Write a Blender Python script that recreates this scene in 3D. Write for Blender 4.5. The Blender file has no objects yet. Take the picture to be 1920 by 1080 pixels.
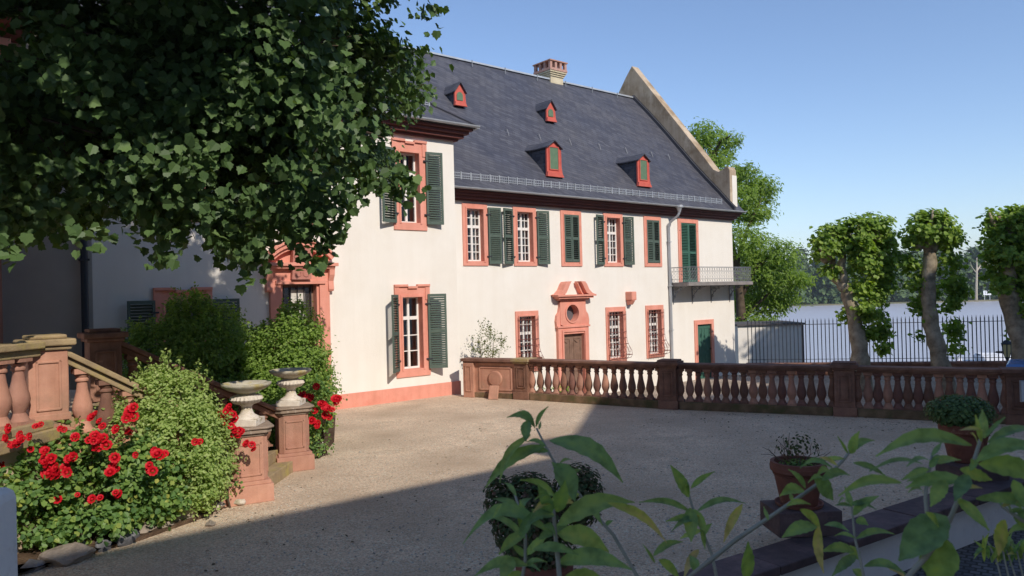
import bpy, bmesh, math, random
import numpy as np
from mathutils import Vector, Matrix
R = math.radians
rnd = random.Random(7); nr = np.random.default_rng(11)
S = bpy.context.scene
COL = S.collection

# ------------------------------------------------------------------ camera
F_PX = 1400.0; CH = 2.75; ROLL = R(1.5); PITCH = R(0.49)
cam_d = bpy.data.cameras.new('camera'); cam = bpy.data.objects.new('camera', cam_d); COL.objects.link(cam)
cam_d.sensor_width = 36; cam_d.lens = F_PX / 1920 * 36; cam_d.clip_start = 0.05; cam_d.clip_end = 12000
cam.matrix_world = Matrix.Translation((0, 0, CH)) @ Matrix.Rotation(R(90) + PITCH, 4, 'X') @ Matrix.Rotation(-ROLL, 4, 'Z')
cam_d.dof.use_dof = True; cam_d.dof.focus_distance = 17; cam_d.dof.aperture_fstop = 9
S.camera = cam
# ------------------------------------------------------------------ light
SUN_AZ = R(33); SUN_EL = R(37)
world = bpy.data.worlds.new('World'); S.world = world; world.use_nodes = True
wn = world.node_tree.nodes; wl = world.node_tree.links
sky = wn.new('ShaderNodeTexSky'); sky.sky_type = 'NISHITA'; sky.sun_disc = False
sky.sun_elevation = SUN_EL; sky.sun_rotation = math.pi - SUN_AZ
sky.air_density = 1.0; sky.dust_density = 0.1; sky.ozone_density = 4.0; sky.altitude = 90
wn['Background'].inputs['Strength'].default_value = 0.15
skm = wn.new('ShaderNodeMix'); skm.data_type = 'RGBA'; skm.blend_type = 'MULTIPLY'; skm.inputs[0].default_value = 1; skm.inputs[7].default_value = (.98, .93, .94, 1)
wl.new(sky.outputs[0], skm.inputs[6]); wl.new(skm.outputs[2], wn['Background'].inputs['Color'])
sd = bpy.data.lights.new('sun', 'SUN'); sun = bpy.data.objects.new('sun', sd); COL.objects.link(sun)
sd.energy = 3.4; sd.angle = R(0.53); sd.color = (1.0, 0.92, 0.82)
SV = Vector((math.sin(SUN_AZ) * math.cos(SUN_EL), -math.cos(SUN_AZ) * math.cos(SUN_EL), math.sin(SUN_EL)))
sun.rotation_euler = SV.to_track_quat('Z', 'Y').to_euler(); sun.location = SV * 60
S.view_settings.view_transform = 'Standard'; S.view_settings.look = 'None'
S.view_settings.gamma = 1; S.view_settings.exposure = 0.28
S.render.resolution_x = 1024; S.render.resolution_y = 576
S.render.engine = 'CYCLES'
try:
    S.cycles.transparent_max_bounces = 12; S.cycles.max_bounces = 6
except Exception: pass

# ------------------------------------------------------------------ measuring helpers
def ray(px, py):
    xc = (px - 960) / F_PX; yc = (540 - py) / F_PX
    c, s = math.cos(-ROLL), math.sin(-ROLL)
    x1 = c * xc - s * yc; y1 = s * xc + c * yc
    return Vector((x1, math.cos(PITCH) - math.sin(PITCH) * y1, math.sin(PITCH) + math.cos(PITCH) * y1))
C0 = Vector((0, 0, CH))
def at(px, py, Y):
    d = ray(px, py); return C0 + d * (Y / d.y)
def gnd(px, py, z=0.0):
    d = ray(px, py); return C0 + d * ((z - CH) / d.z)
def proj(P):
    P = Vector(P) - C0
    f1 = P.y * math.cos(PITCH) + P.z * math.sin(PITCH); u1 = -P.y * math.sin(PITCH) + P.z * math.cos(PITCH)
    xc = P.x / f1; yc = u1 / f1; c, s = math.cos(ROLL), math.sin(ROLL)
    return 960 + F_PX * (c * xc - s * yc), 540 - F_PX * (s * xc + c * yc)
TH = R(39.6); HO = Vector((-1.547, 21.018, 0))          # the houses' own frame: x along the facade, y into the house
UX = Vector((math.cos(TH), math.sin(TH), 0)); UY = Vector((-math.sin(TH), math.cos(TH), 0))
HM = Matrix.Translation(HO) @ Matrix.Rotation(TH, 4, 'Z')
def L(px, py, Y):
    d = ray(px, py); t = (Y - (C0 - HO).dot(UY)) / d.dot(UY); P = C0 + d * t
    return (P - HO).dot(UX), P.z
def W(a, b, z): return HO + UX * a + UY * b + Vector((0, 0, z))

# ------------------------------------------------------------------ mesh builder
class MB:
    def __init__(s): s.v = []; s.f = []; s.m = []; s.M = None; s.mi = 0
    def av(s, pts):
        n = len(s.v)
        for p in pts:
            p = Vector(p)
            if s.M is not None: p = s.M @ p
            s.v.append(p)
        return n
    def face(s, pts):
        n = s.av(pts); s.f.append(tuple(range(n, n + len(pts)))); s.m.append(s.mi); return s
    def box(s, x0, x1, y0, y1, z0, z1):
        n = s.av([(x0, y0, z0), (x1, y0, z0), (x1, y1, z0), (x0, y1, z0), (x0, y0, z1), (x1, y0, z1), (x1, y1, z1), (x0, y1, z1)])
        for q in ((0, 3, 2, 1), (4, 5, 6, 7), (0, 1, 5, 4), (1, 2, 6, 5), (2, 3, 7, 6), (3, 0, 4, 7)):
            s.f.append(tuple(n + i for i in q)); s.m.append(s.mi)
        return s
    def prism(s, poly, a0, a1, ax='y'):
        def P(p, a):
            if ax == 'y': return (p[0], a, p[1])
            if ax == 'x': return (a, p[0], p[1])
            return (p[0], p[1], a)
        k = len(poly); n = s.av([P(p, a0) for p in poly] + [P(p, a1) for p in poly])
        s.f.append(tuple(n + i for i in range(k))); s.f.append(tuple(n + k + i for i in reversed(range(k)))); s.m += [s.mi] * 2
        for i in range(k):
            j = (i + 1) % k; s.f.append((n + i, n + k + i, n + k + j, n + j)); s.m.append(s.mi)
        return s
    def lathe(s, prof, seg=12, c=(0, 0, 0), flute=0, fz=None):
        rings = []
        for r, z in prof:
            pts = []
            for i in range(seg):
                a = 2 * math.pi * i / seg; rr = r
                if flute and fz and fz[0] <= z <= fz[1]: rr = r * (1 + flute * math.cos(a * seg / 2))
                pts.append((c[0] + rr * math.cos(a), c[1] + rr * math.sin(a), c[2] + z))
            rings.append(s.av(pts))
        for a, b in zip(rings, rings[1:]):
            for i in range(seg):
                j = (i + 1) % seg; s.f.append((a + i, a + j, b + j, b + i)); s.m.append(s.mi)
        s.f.append(tuple(rings[0] + i for i in reversed(range(seg)))); s.f.append(tuple(rings[-1] + i for i in range(seg))); s.m += [s.mi] * 2
        return s
    def tube(s, pts, r, seg=6):
        pts = [Vector(p) for p in pts]; rs = r if isinstance(r, (list, tuple)) else [r] * len(pts)
        rings = []; prev = None
        for i, p in enumerate(pts):
            d = (pts[min(i + 1, len(pts) - 1)] - pts[max(i - 1, 0)])
            if d.length < 1e-9: d = Vector((0, 0, 1))
            d.normalize()
            u = prev if prev is not None else (Vector((0, 0, 1)) if abs(d.z) < .9 else Vector((1, 0, 0)))
            u = (u - d * u.dot(d))
            if u.length < 1e-6: u = d.orthogonal()
            u.normalize(); prev = u; w = d.cross(u)
            rings.append(s.av([p + (u * math.cos(2 * math.pi * k / seg) + w * math.sin(2 * math.pi * k / seg)) * rs[i] for k in range(seg)]))
        for a, b in zip(rings, rings[1:]):
            for i in range(seg):
                j = (i + 1) % seg; s.f.append((a + i, a + j, b + j, b + i)); s.m.append(s.mi)
        s.f.append(tuple(rings[0] + i for i in reversed(range(seg)))); s.f.append(tuple(rings[-1] + i for i in range(seg))); s.m += [s.mi] * 2
        return s
    def mesh(s, name, mats, smooth=False):
        me = bpy.data.meshes.new(name); me.from_pydata([tuple(p) for p in s.v], [], s.f)
        for m in (mats if isinstance(mats, (list, tuple)) else [mats]): me.materials.append(m)
        if any(s.m): me.polygons.foreach_set('material_index', s.m)
        if smooth: me.polygons.foreach_set('use_smooth', [True] * len(me.polygons))
        me.update(); return me
    def build(s, name, mats, parent=None, smooth=False, bevel=0, M=None, auto=0):
        o = bpy.data.objects.new(name, s.mesh(name, mats, smooth or auto > 0)); COL.objects.link(o)
        if parent: o.parent = parent
        if M is not None: o.matrix_local = M
        if auto: o.data.set_sharp_from_angle(angle=R(auto))
        if bevel:
            b = o.modifiers.new('bevel', 'BEVEL'); b.width = bevel; b.segments = 2; b.limit_method = 'ANGLE'
        return o
def empty(name, M=None, loc=None, rz=0):
    o = bpy.data.objects.new(name, None); COL.objects.link(o); o.empty_display_size = .2
    if M is not None: o.matrix_world = M
    if loc is not None: o.location = loc; o.rotation_euler = (0, 0, rz)
    return o
def tag(o, label=None, cat=None, group=None, kind=None):
    if label: o['label'] = label
    if cat: o['category'] = cat
    if group: o['group'] = group
    if kind: o['kind'] = kind
    return o
def link(name, me, parent=None, M=None):
    o = bpy.data.objects.new(name, me); COL.objects.link(o)
    if parent: o.parent = parent
    if M is not None: o.matrix_local = M
    return o
def copy_tree(o, parent=None):
    c = o.copy(); COL.objects.link(c); c.parent = parent
    for ch in list(o.children): copy_tree(ch, c)
    return c
T = Matrix.Translation
def RZ(a): return Matrix.Rotation(a, 4, 'Z')

# ------------------------------------------------------------------ materials
def nm(name):
    m = bpy.data.materials.new(name); m.use_nodes = True; n = m.node_tree.nodes; l = m.node_tree.links
    return m, n, l, n['Principled BSDF']
def ramp(n, stops):
    r = n.new('ShaderNodeValToRGB'); e = r.color_ramp.elements
    while len(e) < len(stops): e.new(.5)
    for i, (p, c) in enumerate(stops): e[i].position = p; e[i].color = (*c, 1)
    return r
def pm(name, c1, c2=None, rough=.8, scale=3, detail=6, bump=.0, bscale=60, spec=.3, metal=0, c3=None, s3=.7, t3=(.55, .7), dist=.01):
    m, n, l, b = nm(name)
    b.inputs['Roughness'].default_value = rough; b.inputs['Specular IOR Level'].default_value = spec; b.inputs['Metallic'].default_value = metal
    tc = n.new('ShaderNodeTexCoord')
    if c2 is None: b.inputs['Base Color'].default_value = (*c1, 1)
    else:
        t = n.new('ShaderNodeTexNoise'); t.inputs['Scale'].default_value = scale; t.inputs['Detail'].default_value = detail; t.inputs['Roughness'].default_value = .62
        l.new(tc.outputs['Object'], t.inputs['Vector']); r = ramp(n, [(.35, c1), (.66, c2)]); l.new(t.outputs[0], r.inputs[0]); out = r.outputs[0]
        if c3 is not None:
            t2 = n.new('ShaderNodeTexNoise'); t2.inputs['Scale'].default_value = s3; t2.inputs['Detail'].default_value = 7; t2.inputs['Roughness'].default_value = .7
            mp = n.new('ShaderNodeMapping'); mp.inputs['Location'].default_value = (3.1, 1.7, 5.3); l.new(tc.outputs['Object'], mp.inputs[0]); l.new(mp.outputs[0], t2.inputs['Vector'])
            r2 = ramp(n, [(t3[0], (0, 0, 0)), (t3[1], (1, 1, 1))]); l.new(t2.outputs[0], r2.inputs[0])
            mx = n.new('ShaderNodeMix'); mx.data_type = 'RGBA'; l.new(r2.outputs[0], mx.inputs[0]); l.new(out, mx.inputs[6]); mx.inputs[7].default_value = (*c3, 1); out = mx.outputs[2]
        l.new(out, b.inputs['Base Color'])
    if bump:
        t = n.new('ShaderNodeTexNoise'); t.inputs['Scale'].default_value = bscale; t.inputs['Detail'].default_value = 5; l.new(tc.outputs['Object'], t.inputs['Vector'])
        bp = n.new('ShaderNodeBump'); bp.inputs['Strength'].default_value = bump; bp.inputs['Distance'].default_value = dist
        l.new(t.outputs[0], bp.inputs['Height']); l.new(bp.outputs[0], b.inputs['Normal'])
    return m
plaster = pm('lime_plaster', (.80, .75, .67), (.83, .785, .71), .9, 1.2, 8, .25, 25, .2, c3=(.76, .70, .61), s3=.35, t3=(.5, .75))
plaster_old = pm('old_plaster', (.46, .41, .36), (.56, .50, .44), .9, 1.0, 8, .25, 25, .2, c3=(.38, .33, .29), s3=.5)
plaster_beige = pm('beige_plaster', (.55, .42, .30), (.66, .53, .40), .9, 2.0, 8, .3, 25, .2, c3=(.5, .36, .26), s3=1.2)
plaster_white = pm('white_wall_paint', (.72, .72, .72), (.80, .80, .79), .9, 2.5, 8, .4, 30, .2, c3=(.5, .49, .46), s3=1.5)
coral = pm('coral_stone_paint', (.71, .295, .215), (.77, .335, .25), .75, 3, 6, .1, 40, .3, c3=(.68, .25, .18), s3=.9)
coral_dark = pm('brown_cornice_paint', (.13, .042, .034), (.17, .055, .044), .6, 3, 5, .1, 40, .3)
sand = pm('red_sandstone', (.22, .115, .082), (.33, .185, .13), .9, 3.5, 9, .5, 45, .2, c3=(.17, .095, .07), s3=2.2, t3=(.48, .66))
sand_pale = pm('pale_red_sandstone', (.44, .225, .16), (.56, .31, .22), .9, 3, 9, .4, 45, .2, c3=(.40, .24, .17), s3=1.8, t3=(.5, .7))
lichen = pm('lichened_sandstone', (.27, .20, .12), (.40, .30, .17), .95, 5, 9, .6, 50, .15, c3=(.42, .34, .12), s3=3, t3=(.5, .66))
mossy = pm('mossy_plinth_stone', (.13, .085, .05), (.26, .17, .10), .95, 4, 9, .6, 45, .15, c3=(.10, .095, .04), s3=2, t3=(.48, .62))
urnm = pm('weathered_urn_stone', (.60, .52, .43), (.74, .67, .57), .9, 8, 9, .5, 60, .2, c3=(.40, .33, .20), s3=5, t3=(.52, .64))
whitewood = pm('white_sash_paint', (.78, .75, .70), (.82, .80, .75), .5, 4, 4)
green = pm('shutter_green_paint', (.075, .108, .085), (.095, .13, .105), .65, 5, 5, .1, 80, .3)
green2 = pm('door_green_paint', (.045, .12, .085), (.055, .14, .10), .6, 5, 5, .1, 80, .3)
green3 = pm('dormer_green_paint', (.10, .17, .10), (.13, .20, .12), .7, 5, 5)
dred = pm('dormer_red_paint', (.52, .10, .075), (.60, .13, .09), .7, 4, 5)
brownwood = pm('weathered_oak', (.17, .10, .07), (.25, .155, .11), .75, 4, 8, .2, 50)
iron = pm('black_iron', (.025, .027, .033), (.04, .042, .05), .55, 10, 4)
ironred = pm('rusty_window_iron', (.16, .055, .045), (.22, .08, .06), .7, 12, 4)
zinc = pm('zinc_sheet', (.42, .44, .46), (.52, .54, .56), .45, 3, 5, metal=.35)
ziron = pm('zinc_iron', (.20, .21, .22), (.28, .29, .30), .5, 6, 5, metal=.3)
chim = pm('chimney_render', (.50, .42, .28), (.62, .54, .38), .9, 3, 8, .3, 30, c3=(.38, .31, .18), s3=2.5)
gable = pm('gable_coping_render', (.44, .34, .24), (.58, .47, .34), .92, 1.4, 9, .3, 20, c3=(.33, .24, .15), s3=1.1, t3=(.46, .62))
terra = pm('terracotta', (.17, .065, .045), (.25, .095, .065), .85, 7, 8, .3, 60, c3=(.38, .22, .16), s3=5, t3=(.55, .7))
darkstone = pm('dark_coping_stone', (.075, .052, .053), (.12, .085, .083), .85, 5, 9, .4, 50, c3=(.17, .11, .105), s3=2.5, t3=(.5, .66))
rockm = pm('bed_rock', (.22, .18, .145), (.42, .35, .28), .95, 5, 10, .8, 30, c3=(.12, .11, .07), s3=3)
rockw = pm('pale_bed_rock', (.46, .39, .31), (.62, .55, .46), .95, 5, 10, .8, 30, c3=(.3, .26, .16), s3=3)
rockd = pm('dark_bed_rock', (.09, .09, .095), (.22, .22, .23), .9, 5, 10, .8, 30)
soil = pm('bed_soil', (.07, .045, .03), (.15, .10, .065), 1, 6, 10, 1, 25, .1, dist=.04)
asphalt = pm('yard_asphalt', (.10, .095, .09), (.15, .14, .13), .95, 2, 10, .5, 80)
bark = pm('plane_bark', (.17, .135, .09), (.46, .39, .28), .9, 3, 8, .6, 14, .1, c3=(.14, .12, .08), s3=2.5, dist=.03)
darkbark = pm('maple_bark', (.07, .05, .035), (.13, .10, .07), .95, 5, 8, .6, 25, .1)
twig = pm('pale_twig', (.25, .24, .19), (.34, .33, .27), .85, 12, 5)
curtainm = pm('curtain_cloth', (.62, .58, .52), (.70, .66, .60), .95, 6, 4)
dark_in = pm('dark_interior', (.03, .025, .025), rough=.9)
# slate: small courses with tonal variation
def slate_mat():
    m, n, l, b = nm('roof_slate'); b.inputs['Roughness'].default_value = .55; b.inputs['Specular IOR Level'].default_value = .35
    tc = n.new('ShaderNodeTexCoord'); sx = n.new('ShaderNodeSeparateXYZ'); l.new(tc.outputs['Object'], sx.inputs[0])
    ad = n.new('ShaderNodeMath'); ad.operation = 'MULTIPLY_ADD'; l.new(sx.outputs[1], ad.inputs[0]); ad.inputs[1].default_value = .55; l.new(sx.outputs[0], ad.inputs[2])
    n1 = n.new('ShaderNodeTexNoise'); n1.inputs['Scale'].default_value = 1.2; n1.inputs['Detail'].default_value = 3; l.new(tc.outputs['Object'], n1.inputs[0])
    zz = n.new('ShaderNodeMath'); zz.operation = 'MULTIPLY_ADD'; l.new(n1.outputs[0], zz.inputs[0]); zz.inputs[1].default_value = .12; l.new(sx.outputs[2], zz.inputs[2])
    z2 = n.new('ShaderNodeMath'); z2.operation = 'MULTIPLY_ADD'; l.new(sx.outputs[0], z2.inputs[0]); z2.inputs[1].default_value = .22; l.new(zz.outputs[0], z2.inputs[2])
    cb = n.new('ShaderNodeCombineXYZ'); l.new(ad.outputs[0], cb.inputs[0]); l.new(z2.outputs[0], cb.inputs[1])
    br = n.new('ShaderNodeTexBrick'); br.inputs['Scale'].default_value = 1; br.inputs['Brick Width'].default_value = .24; br.inputs['Row Height'].default_value = .115
    br.inputs['Mortar Size'].default_value = .008; br.inputs['Mortar Smooth'].default_value = .6; br.inputs['Bias'].default_value = 0
    br.inputs['Color1'].default_value = (.060, .062, .078, 1); br.inputs['Color2'].default_value = (.100, .102, .118, 1); br.inputs['Mortar'].default_value = (.035, .035, .042, 1)
    l.new(cb.outputs[0], br.inputs['Vector'])
    n2 = n.new('ShaderNodeTexNoise'); n2.inputs['Scale'].default_value = .45; n2.inputs['Detail'].default_value = 8; n2.inputs['Roughness'].default_value = .65; l.new(tc.outputs['Object'], n2.inputs[0])
    r = ramp(n, [(.35, (.86, .88, .95)), (.7, (1.15, 1.1, 1.02))]); l.new(n2.outputs[0], r.inputs[0])
    mx = n.new('ShaderNodeMix'); mx.data_type = 'RGBA'; mx.blend_type = 'MULTIPLY'; mx.inputs[0].default_value = 1
    l.new(br.outputs[0], mx.inputs[6]); l.new(r.outputs[0], mx.inputs[7]); l.new(mx.outputs[2], b.inputs['Base Color'])
    bp = n.new('ShaderNodeBump'); bp.inputs['Strength'].default_value = .6; bp.inputs['Distance'].default_value = .02; bp.invert = True
    l.new(br.outputs['Fac'], bp.inputs['Height']); l.new(bp.outputs[0], b.inputs['Normal'])
    return m
def streaks(m, amt=.07):
    n = m.node_tree.nodes; l = m.node_tree.links; b = n['Principled BSDF']; src = b.inputs['Base Color'].links[0].from_socket
    tc = n.new('ShaderNodeTexCoord'); mp = n.new('ShaderNodeMapping'); mp.inputs['Scale'].default_value = (2.2, 2.2, .16); l.new(tc.outputs['Object'], mp.inputs[0])
    t = n.new('ShaderNodeTexNoise'); t.inputs['Scale'].default_value = 1.6; t.inputs['Detail'].default_value = 8; t.inputs['Roughness'].default_value = .7; l.new(mp.outputs[0], t.inputs[0])
    r = ramp(n, [(.40, (1, 1, 1)), (.75, (1 - amt, 1 - amt * 1.2, 1 - amt * 1.5))]); l.new(t.outputs[0], r.inputs[0])
    mx = n.new('ShaderNodeMix'); mx.data_type = 'RGBA'; mx.blend_type = 'MULTIPLY'; mx.inputs[0].default_value = 1; l.new(src, mx.inputs[6]); l.new(r.outputs[0], mx.inputs[7]); l.new(mx.outputs[2], b.inputs['Base Color'])
streaks(plaster, .045); streaks(coral, .14); streaks(gable, .3); streaks(sand, .25); streaks(sand_pale, .2)
def vary(m, amt=.16):
    n = m.node_tree.nodes; l = m.node_tree.links; b = n['Principled BSDF']; src = b.inputs['Base Color'].links[0].from_socket
    oi = n.new('ShaderNodeObjectInfo'); r = ramp(n, [(0, (1 - amt, 1 - amt, 1 - amt * .8)), (.5, (1, 1 - amt * .1, 1 - amt * .2)), (1, (1 + amt, 1 + amt * .9, 1 + amt))]); l.new(oi.outputs['Random'], r.inputs[0])
    mx = n.new('ShaderNodeMix'); mx.data_type = 'RGBA'; mx.blend_type = 'MULTIPLY'; mx.inputs[0].default_value = 1; l.new(src, mx.inputs[6]); l.new(r.outputs[0], mx.inputs[7]); l.new(mx.outputs[2], b.inputs['Base Color'])
for m_ in (sand, sand_pale): vary(m_, .2)
vary(darkstone, .25); vary(green, .08)
slate = slate_mat()
def gravel_mat(name, c, s=1.0, cell=34, patch=(.20, .16, .12)):
    m, n, l, b = nm(name); b.inputs['Roughness'].default_value = .95; b.inputs['Specular IOR Level'].default_value = .15
    tc = n.new('ShaderNodeTexCoord')
    vo = n.new('ShaderNodeTexVoronoi'); vo.inputs['Scale'].default_value = cell; l.new(tc.outputs['Object'], vo.inputs['Vector'])
    sp = n.new('ShaderNodeSeparateColor'); l.new(vo.outputs['Color'], sp.inputs[0])
    r = ramp(n, [(0, tuple(x * .62 for x in c)), (.4, tuple(x * .88 for x in c)), (.8, tuple(x * 1.1 for x in c)), (1, tuple(min(.85, x * 1.5) for x in c))]); l.new(sp.outputs[0], r.inputs[0])
    n2 = n.new('ShaderNodeTexNoise'); n2.inputs['Scale'].default_value = .55; n2.inputs['Detail'].default_value = 9; n2.inputs['Roughness'].default_value = .68; l.new(tc.outputs['Object'], n2.inputs[0])
    r2 = ramp(n, [(.44, (0, 0, 0)), (.66, (.85, .85, .85))]); l.new(n2.outputs[0], r2.inputs[0])
    mx = n.new('ShaderNodeMix'); mx.data_type = 'RGBA'; l.new(r2.outputs[0], mx.inputs[0]); l.new(r.outputs[0], mx.inputs[6]); mx.inputs[7].default_value = (*patch, 1)
    n3 = n.new('ShaderNodeTexNoise'); n3.inputs['Scale'].default_value = 2.2; n3.inputs['Detail'].default_value = 10; n3.inputs['Roughness'].default_value = .75; l.new(tc.outputs['Object'], n3.inputs[0])
    r3 = ramp(n, [(.3, (.72, .70, .68)), (.62, (1.08, 1.08, 1.08))]); l.new(n3.outputs[0], r3.inputs[0])
    m2 = n.new('ShaderNodeMix'); m2.data_type = 'RGBA'; m2.blend_type = 'MULTIPLY'; m2.inputs[0].default_value = 1; l.new(mx.outputs[2], m2.inputs[6]); l.new(r3.outputs[0], m2.inputs[7])
    l.new(m2.outputs[2], b.inputs['Base Color'])
    bp = n.new('ShaderNodeBump'); bp.inputs['Strength'].default_value = .9; bp.inputs['Distance'].default_value = .018; bp.invert = True
    l.new(vo.outputs['Distance'], bp.inputs['Height'])
    b2 = n.new('ShaderNodeBump'); b2.inputs['Strength'].default_value = .5; b2.inputs['Distance'].default_value = .06; l.new(n3.outputs[0], b2.inputs['Height']); l.new(bp.outputs[0], b2.inputs['Normal']); l.new(b2.outputs[0], b.inputs['Normal'])
    return m
gravel = gravel_mat('court_gravel', (.85, .65, .46), patch=(.52, .39, .27), cell=60)
yardg = gravel_mat('yard_gravel', (.46, .38, .30), cell=25)
def cobble_mat():
    m, n, l, b = nm('cobble_paving'); b.inputs['Roughness'].default_value = .8
    tc = n.new('ShaderNodeTexCoord'); mp = n.new('ShaderNodeMapping'); mp.inputs['Rotation'].default_value = (0, 0, R(35)); l.new(tc.outputs['Object'], mp.inputs[0])
    br = n.new('ShaderNodeTexBrick'); br.inputs['Scale'].default_value = 1; br.inputs['Brick Width'].default_value = .11; br.inputs['Row Height'].default_value = .10; br.inputs['Mortar Size'].default_value = .012
    br.inputs['Color1'].default_value = (.07, .07, .078, 1); br.inputs['Color2'].default_value = (.15, .145, .15, 1); br.inputs['Mortar'].default_value = (.04, .036, .03, 1)
    l.new(mp.outputs[0], br.inputs[0]); l.new(br.outputs[0], b.inputs['Base Color'])
    bp = n.new('ShaderNodeBump'); bp.inputs['Strength'].default_value = .8; bp.inputs['Distance'].default_value = .02; bp.invert = True; l.new(br.outputs['Fac'], bp.inputs['Height']); l.new(bp.outputs[0], b.inputs['Normal'])
    return m
cobble = cobble_mat()
def glass_mat():
    m, n, l, b = nm('window_glass'); out = n['Material Output']
    tr = n.new('ShaderNodeBsdfTransparent'); tr.inputs[0].default_value = (.72, .74, .74, 1); gl = n.new('ShaderNodeBsdfGlossy'); gl.inputs['Roughness'].default_value = .04; gl.inputs[0].default_value = (.9, .95, 1, 1)
    lw = n.new('ShaderNodeLayerWeight'); lw.inputs[0].default_value = .35; ml = n.new('ShaderNodeMath'); ml.operation = 'MULTIPLY_ADD'; l.new(lw.outputs['Fresnel'], ml.inputs[0]); ml.inputs[1].default_value = .9; ml.inputs[2].default_value = .07
    mx = n.new('ShaderNodeMixShader'); l.new(ml.outputs[0], mx.inputs[0]); l.new(tr.outputs[0], mx.inputs[1]); l.new(gl.outputs[0], mx.inputs[2]); l.new(mx.outputs[0], out.inputs[0])
    n.remove(b); return m
glass = glass_mat()
def water_mat():
    m, n, l, b = nm('river_water'); b.inputs['Base Color'].default_value = (.46, .46, .49, 1); b.inputs['Roughness'].default_value = .35; b.inputs['IOR'].default_value = 1.33; b.inputs['Specular IOR Level'].default_value = .7
    tc = n.new('ShaderNodeTexCoord'); mp = n.new('ShaderNodeMapping'); mp.inputs['Scale'].default_value = (.25, .9, 1); l.new(tc.outputs['Object'], mp.inputs[0])
    t = n.new('ShaderNodeTexNoise'); t.inputs['Scale'].default_value = .9; t.inputs['Detail'].default_value = 6; l.new(mp.outputs[0], t.inputs[0])
    bp = n.new('ShaderNodeBump'); bp.inputs['Strength'].default_value = .45; bp.inputs['Distance'].default_value = .35; l.new(t.outputs[0], bp.inputs['Height']); l.new(bp.outputs[0], b.inputs['Normal'])
    return m
def leaf_mat(name, cols, trans=.35, back=None, rough=.5, spec=.35, tcol=None):
    m, n, l, b = nm(name); out = n['Material Output']; b.inputs['Roughness'].default_value = rough; b.inputs['Specular IOR Level'].default_value = spec
    a = n.new('ShaderNodeAttribute'); a.attribute_name = 'tone'
    r = ramp(n, [(i / (len(cols) - 1), c) for i, c in enumerate(cols)]); l.new(a.outputs['Fac'], r.inputs[0]); col = r.outputs[0]
    if back:
        g = n.new('ShaderNodeNewGeometry'); mx = n.new('ShaderNodeMix'); mx.data_type = 'RGBA'; l.new(g.outputs['Backfacing'], mx.inputs[0]); l.new(col, mx.inputs[6]); mx.inputs[7].default_value = (*back, 1); col = mx.outputs[2]
    if name == 'shrub_leaf':
        tcn = n.new('ShaderNodeTexCoord'); nz = n.new('ShaderNodeTexNoise'); nz.inputs['Scale'].default_value = 45; nz.inputs['Detail'].default_value = 6; l.new(tcn.outputs['Object'], nz.inputs[0])
        rr = ramp(n, [(.32, (.62, .66, .6)), (.55, (1, 1, 1)), (.75, (1.15, 1.1, .9))]); l.new(nz.outputs[0], rr.inputs[0]); mq = n.new('ShaderNodeMix'); mq.data_type = 'RGBA'; mq.blend_type = 'MULTIPLY'; mq.inputs[0].default_value = 1; l.new(col, mq.inputs[6]); l.new(rr.outputs[0], mq.inputs[7]); col = mq.outputs[2]
        bq = n.new('ShaderNodeBump'); bq.inputs['Strength'].default_value = .5; bq.inputs['Distance'].default_value = .004; l.new(nz.outputs[0], bq.inputs['Height']); l.new(bq.outputs[0], b.inputs['Normal'])
    l.new(col, b.inputs['Base Color'])
    tl = n.new('ShaderNodeBsdfTranslucent'); m3 = n.new('ShaderNodeMix'); m3.data_type = 'RGBA'; m3.blend_type = 'MULTIPLY'; m3.inputs[0].default_value = 1; l.new(col, m3.inputs[6]); m3.inputs[7].default_value = (*(tcol or (1.5, 1.5, .5)), 1)
    l.new(m3.outputs[2], tl.inputs[0]); ms = n.new('ShaderNodeMixShader'); ms.inputs[0].default_value = trans; l.new(b.outputs[0], ms.inputs[1]); l.new(tl.outputs[0], ms.inputs[2]); l.new(ms.outputs[0], out.inputs[0])
    return m
lf_maple = leaf_mat('maple_leaf', [(.045, .085, .028), (.095, .165, .055), (.17, .26, .09)], .3, rough=.48, spec=.3)
lf_plane = leaf_mat('plane_leaf', [(.12, .21, .035), (.23, .35, .06), (.36, .47, .10)], .45)
lf_ash = leaf_mat('ash_leaf', [(.12, .20, .03), (.20, .31, .045), (.28, .39, .065)], .45)
lf_box = leaf_mat('privet_leaf', [(.20, .30, .08), (.35, .46, .14), (.5, .58, .25)], .42)
lf_yew = leaf_mat('bush_leaf', [(.12, .20, .04), (.22, .34, .065), (.33, .45, .10)], .42)
lf_rose = leaf_mat('rose_leaf', [(.07, .15, .045), (.13, .24, .065), (.22, .34, .08), (.45, .45, .10)], .38)
lf_pot = leaf_mat('dark_pot_leaf', [(.045, .085, .035), (.09, .11, .05), (.16, .085, .065)], .2, rough=.7, spec=.15)
lf_dist = leaf_mat('far_tree_leaf', [(.06, .10, .045), (.10, .15, .065), (.17, .23, .10)], .1, rough=.9, spec=.05)
lf_bud = leaf_mat('shrub_leaf', [(.16, .27, .16), (.22, .35, .15), (.30, .42, .14), (.46, .49, .14), (.52, .42, .22)], .42, back=(.36, .44, .32), rough=.55)
petal = leaf_mat('red_rose_petal', [(.34, .002, .008), (.60, .004, .016), (.72, .012, .03)], .25, rough=.6, tcol=(1, .3, .3))

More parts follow.
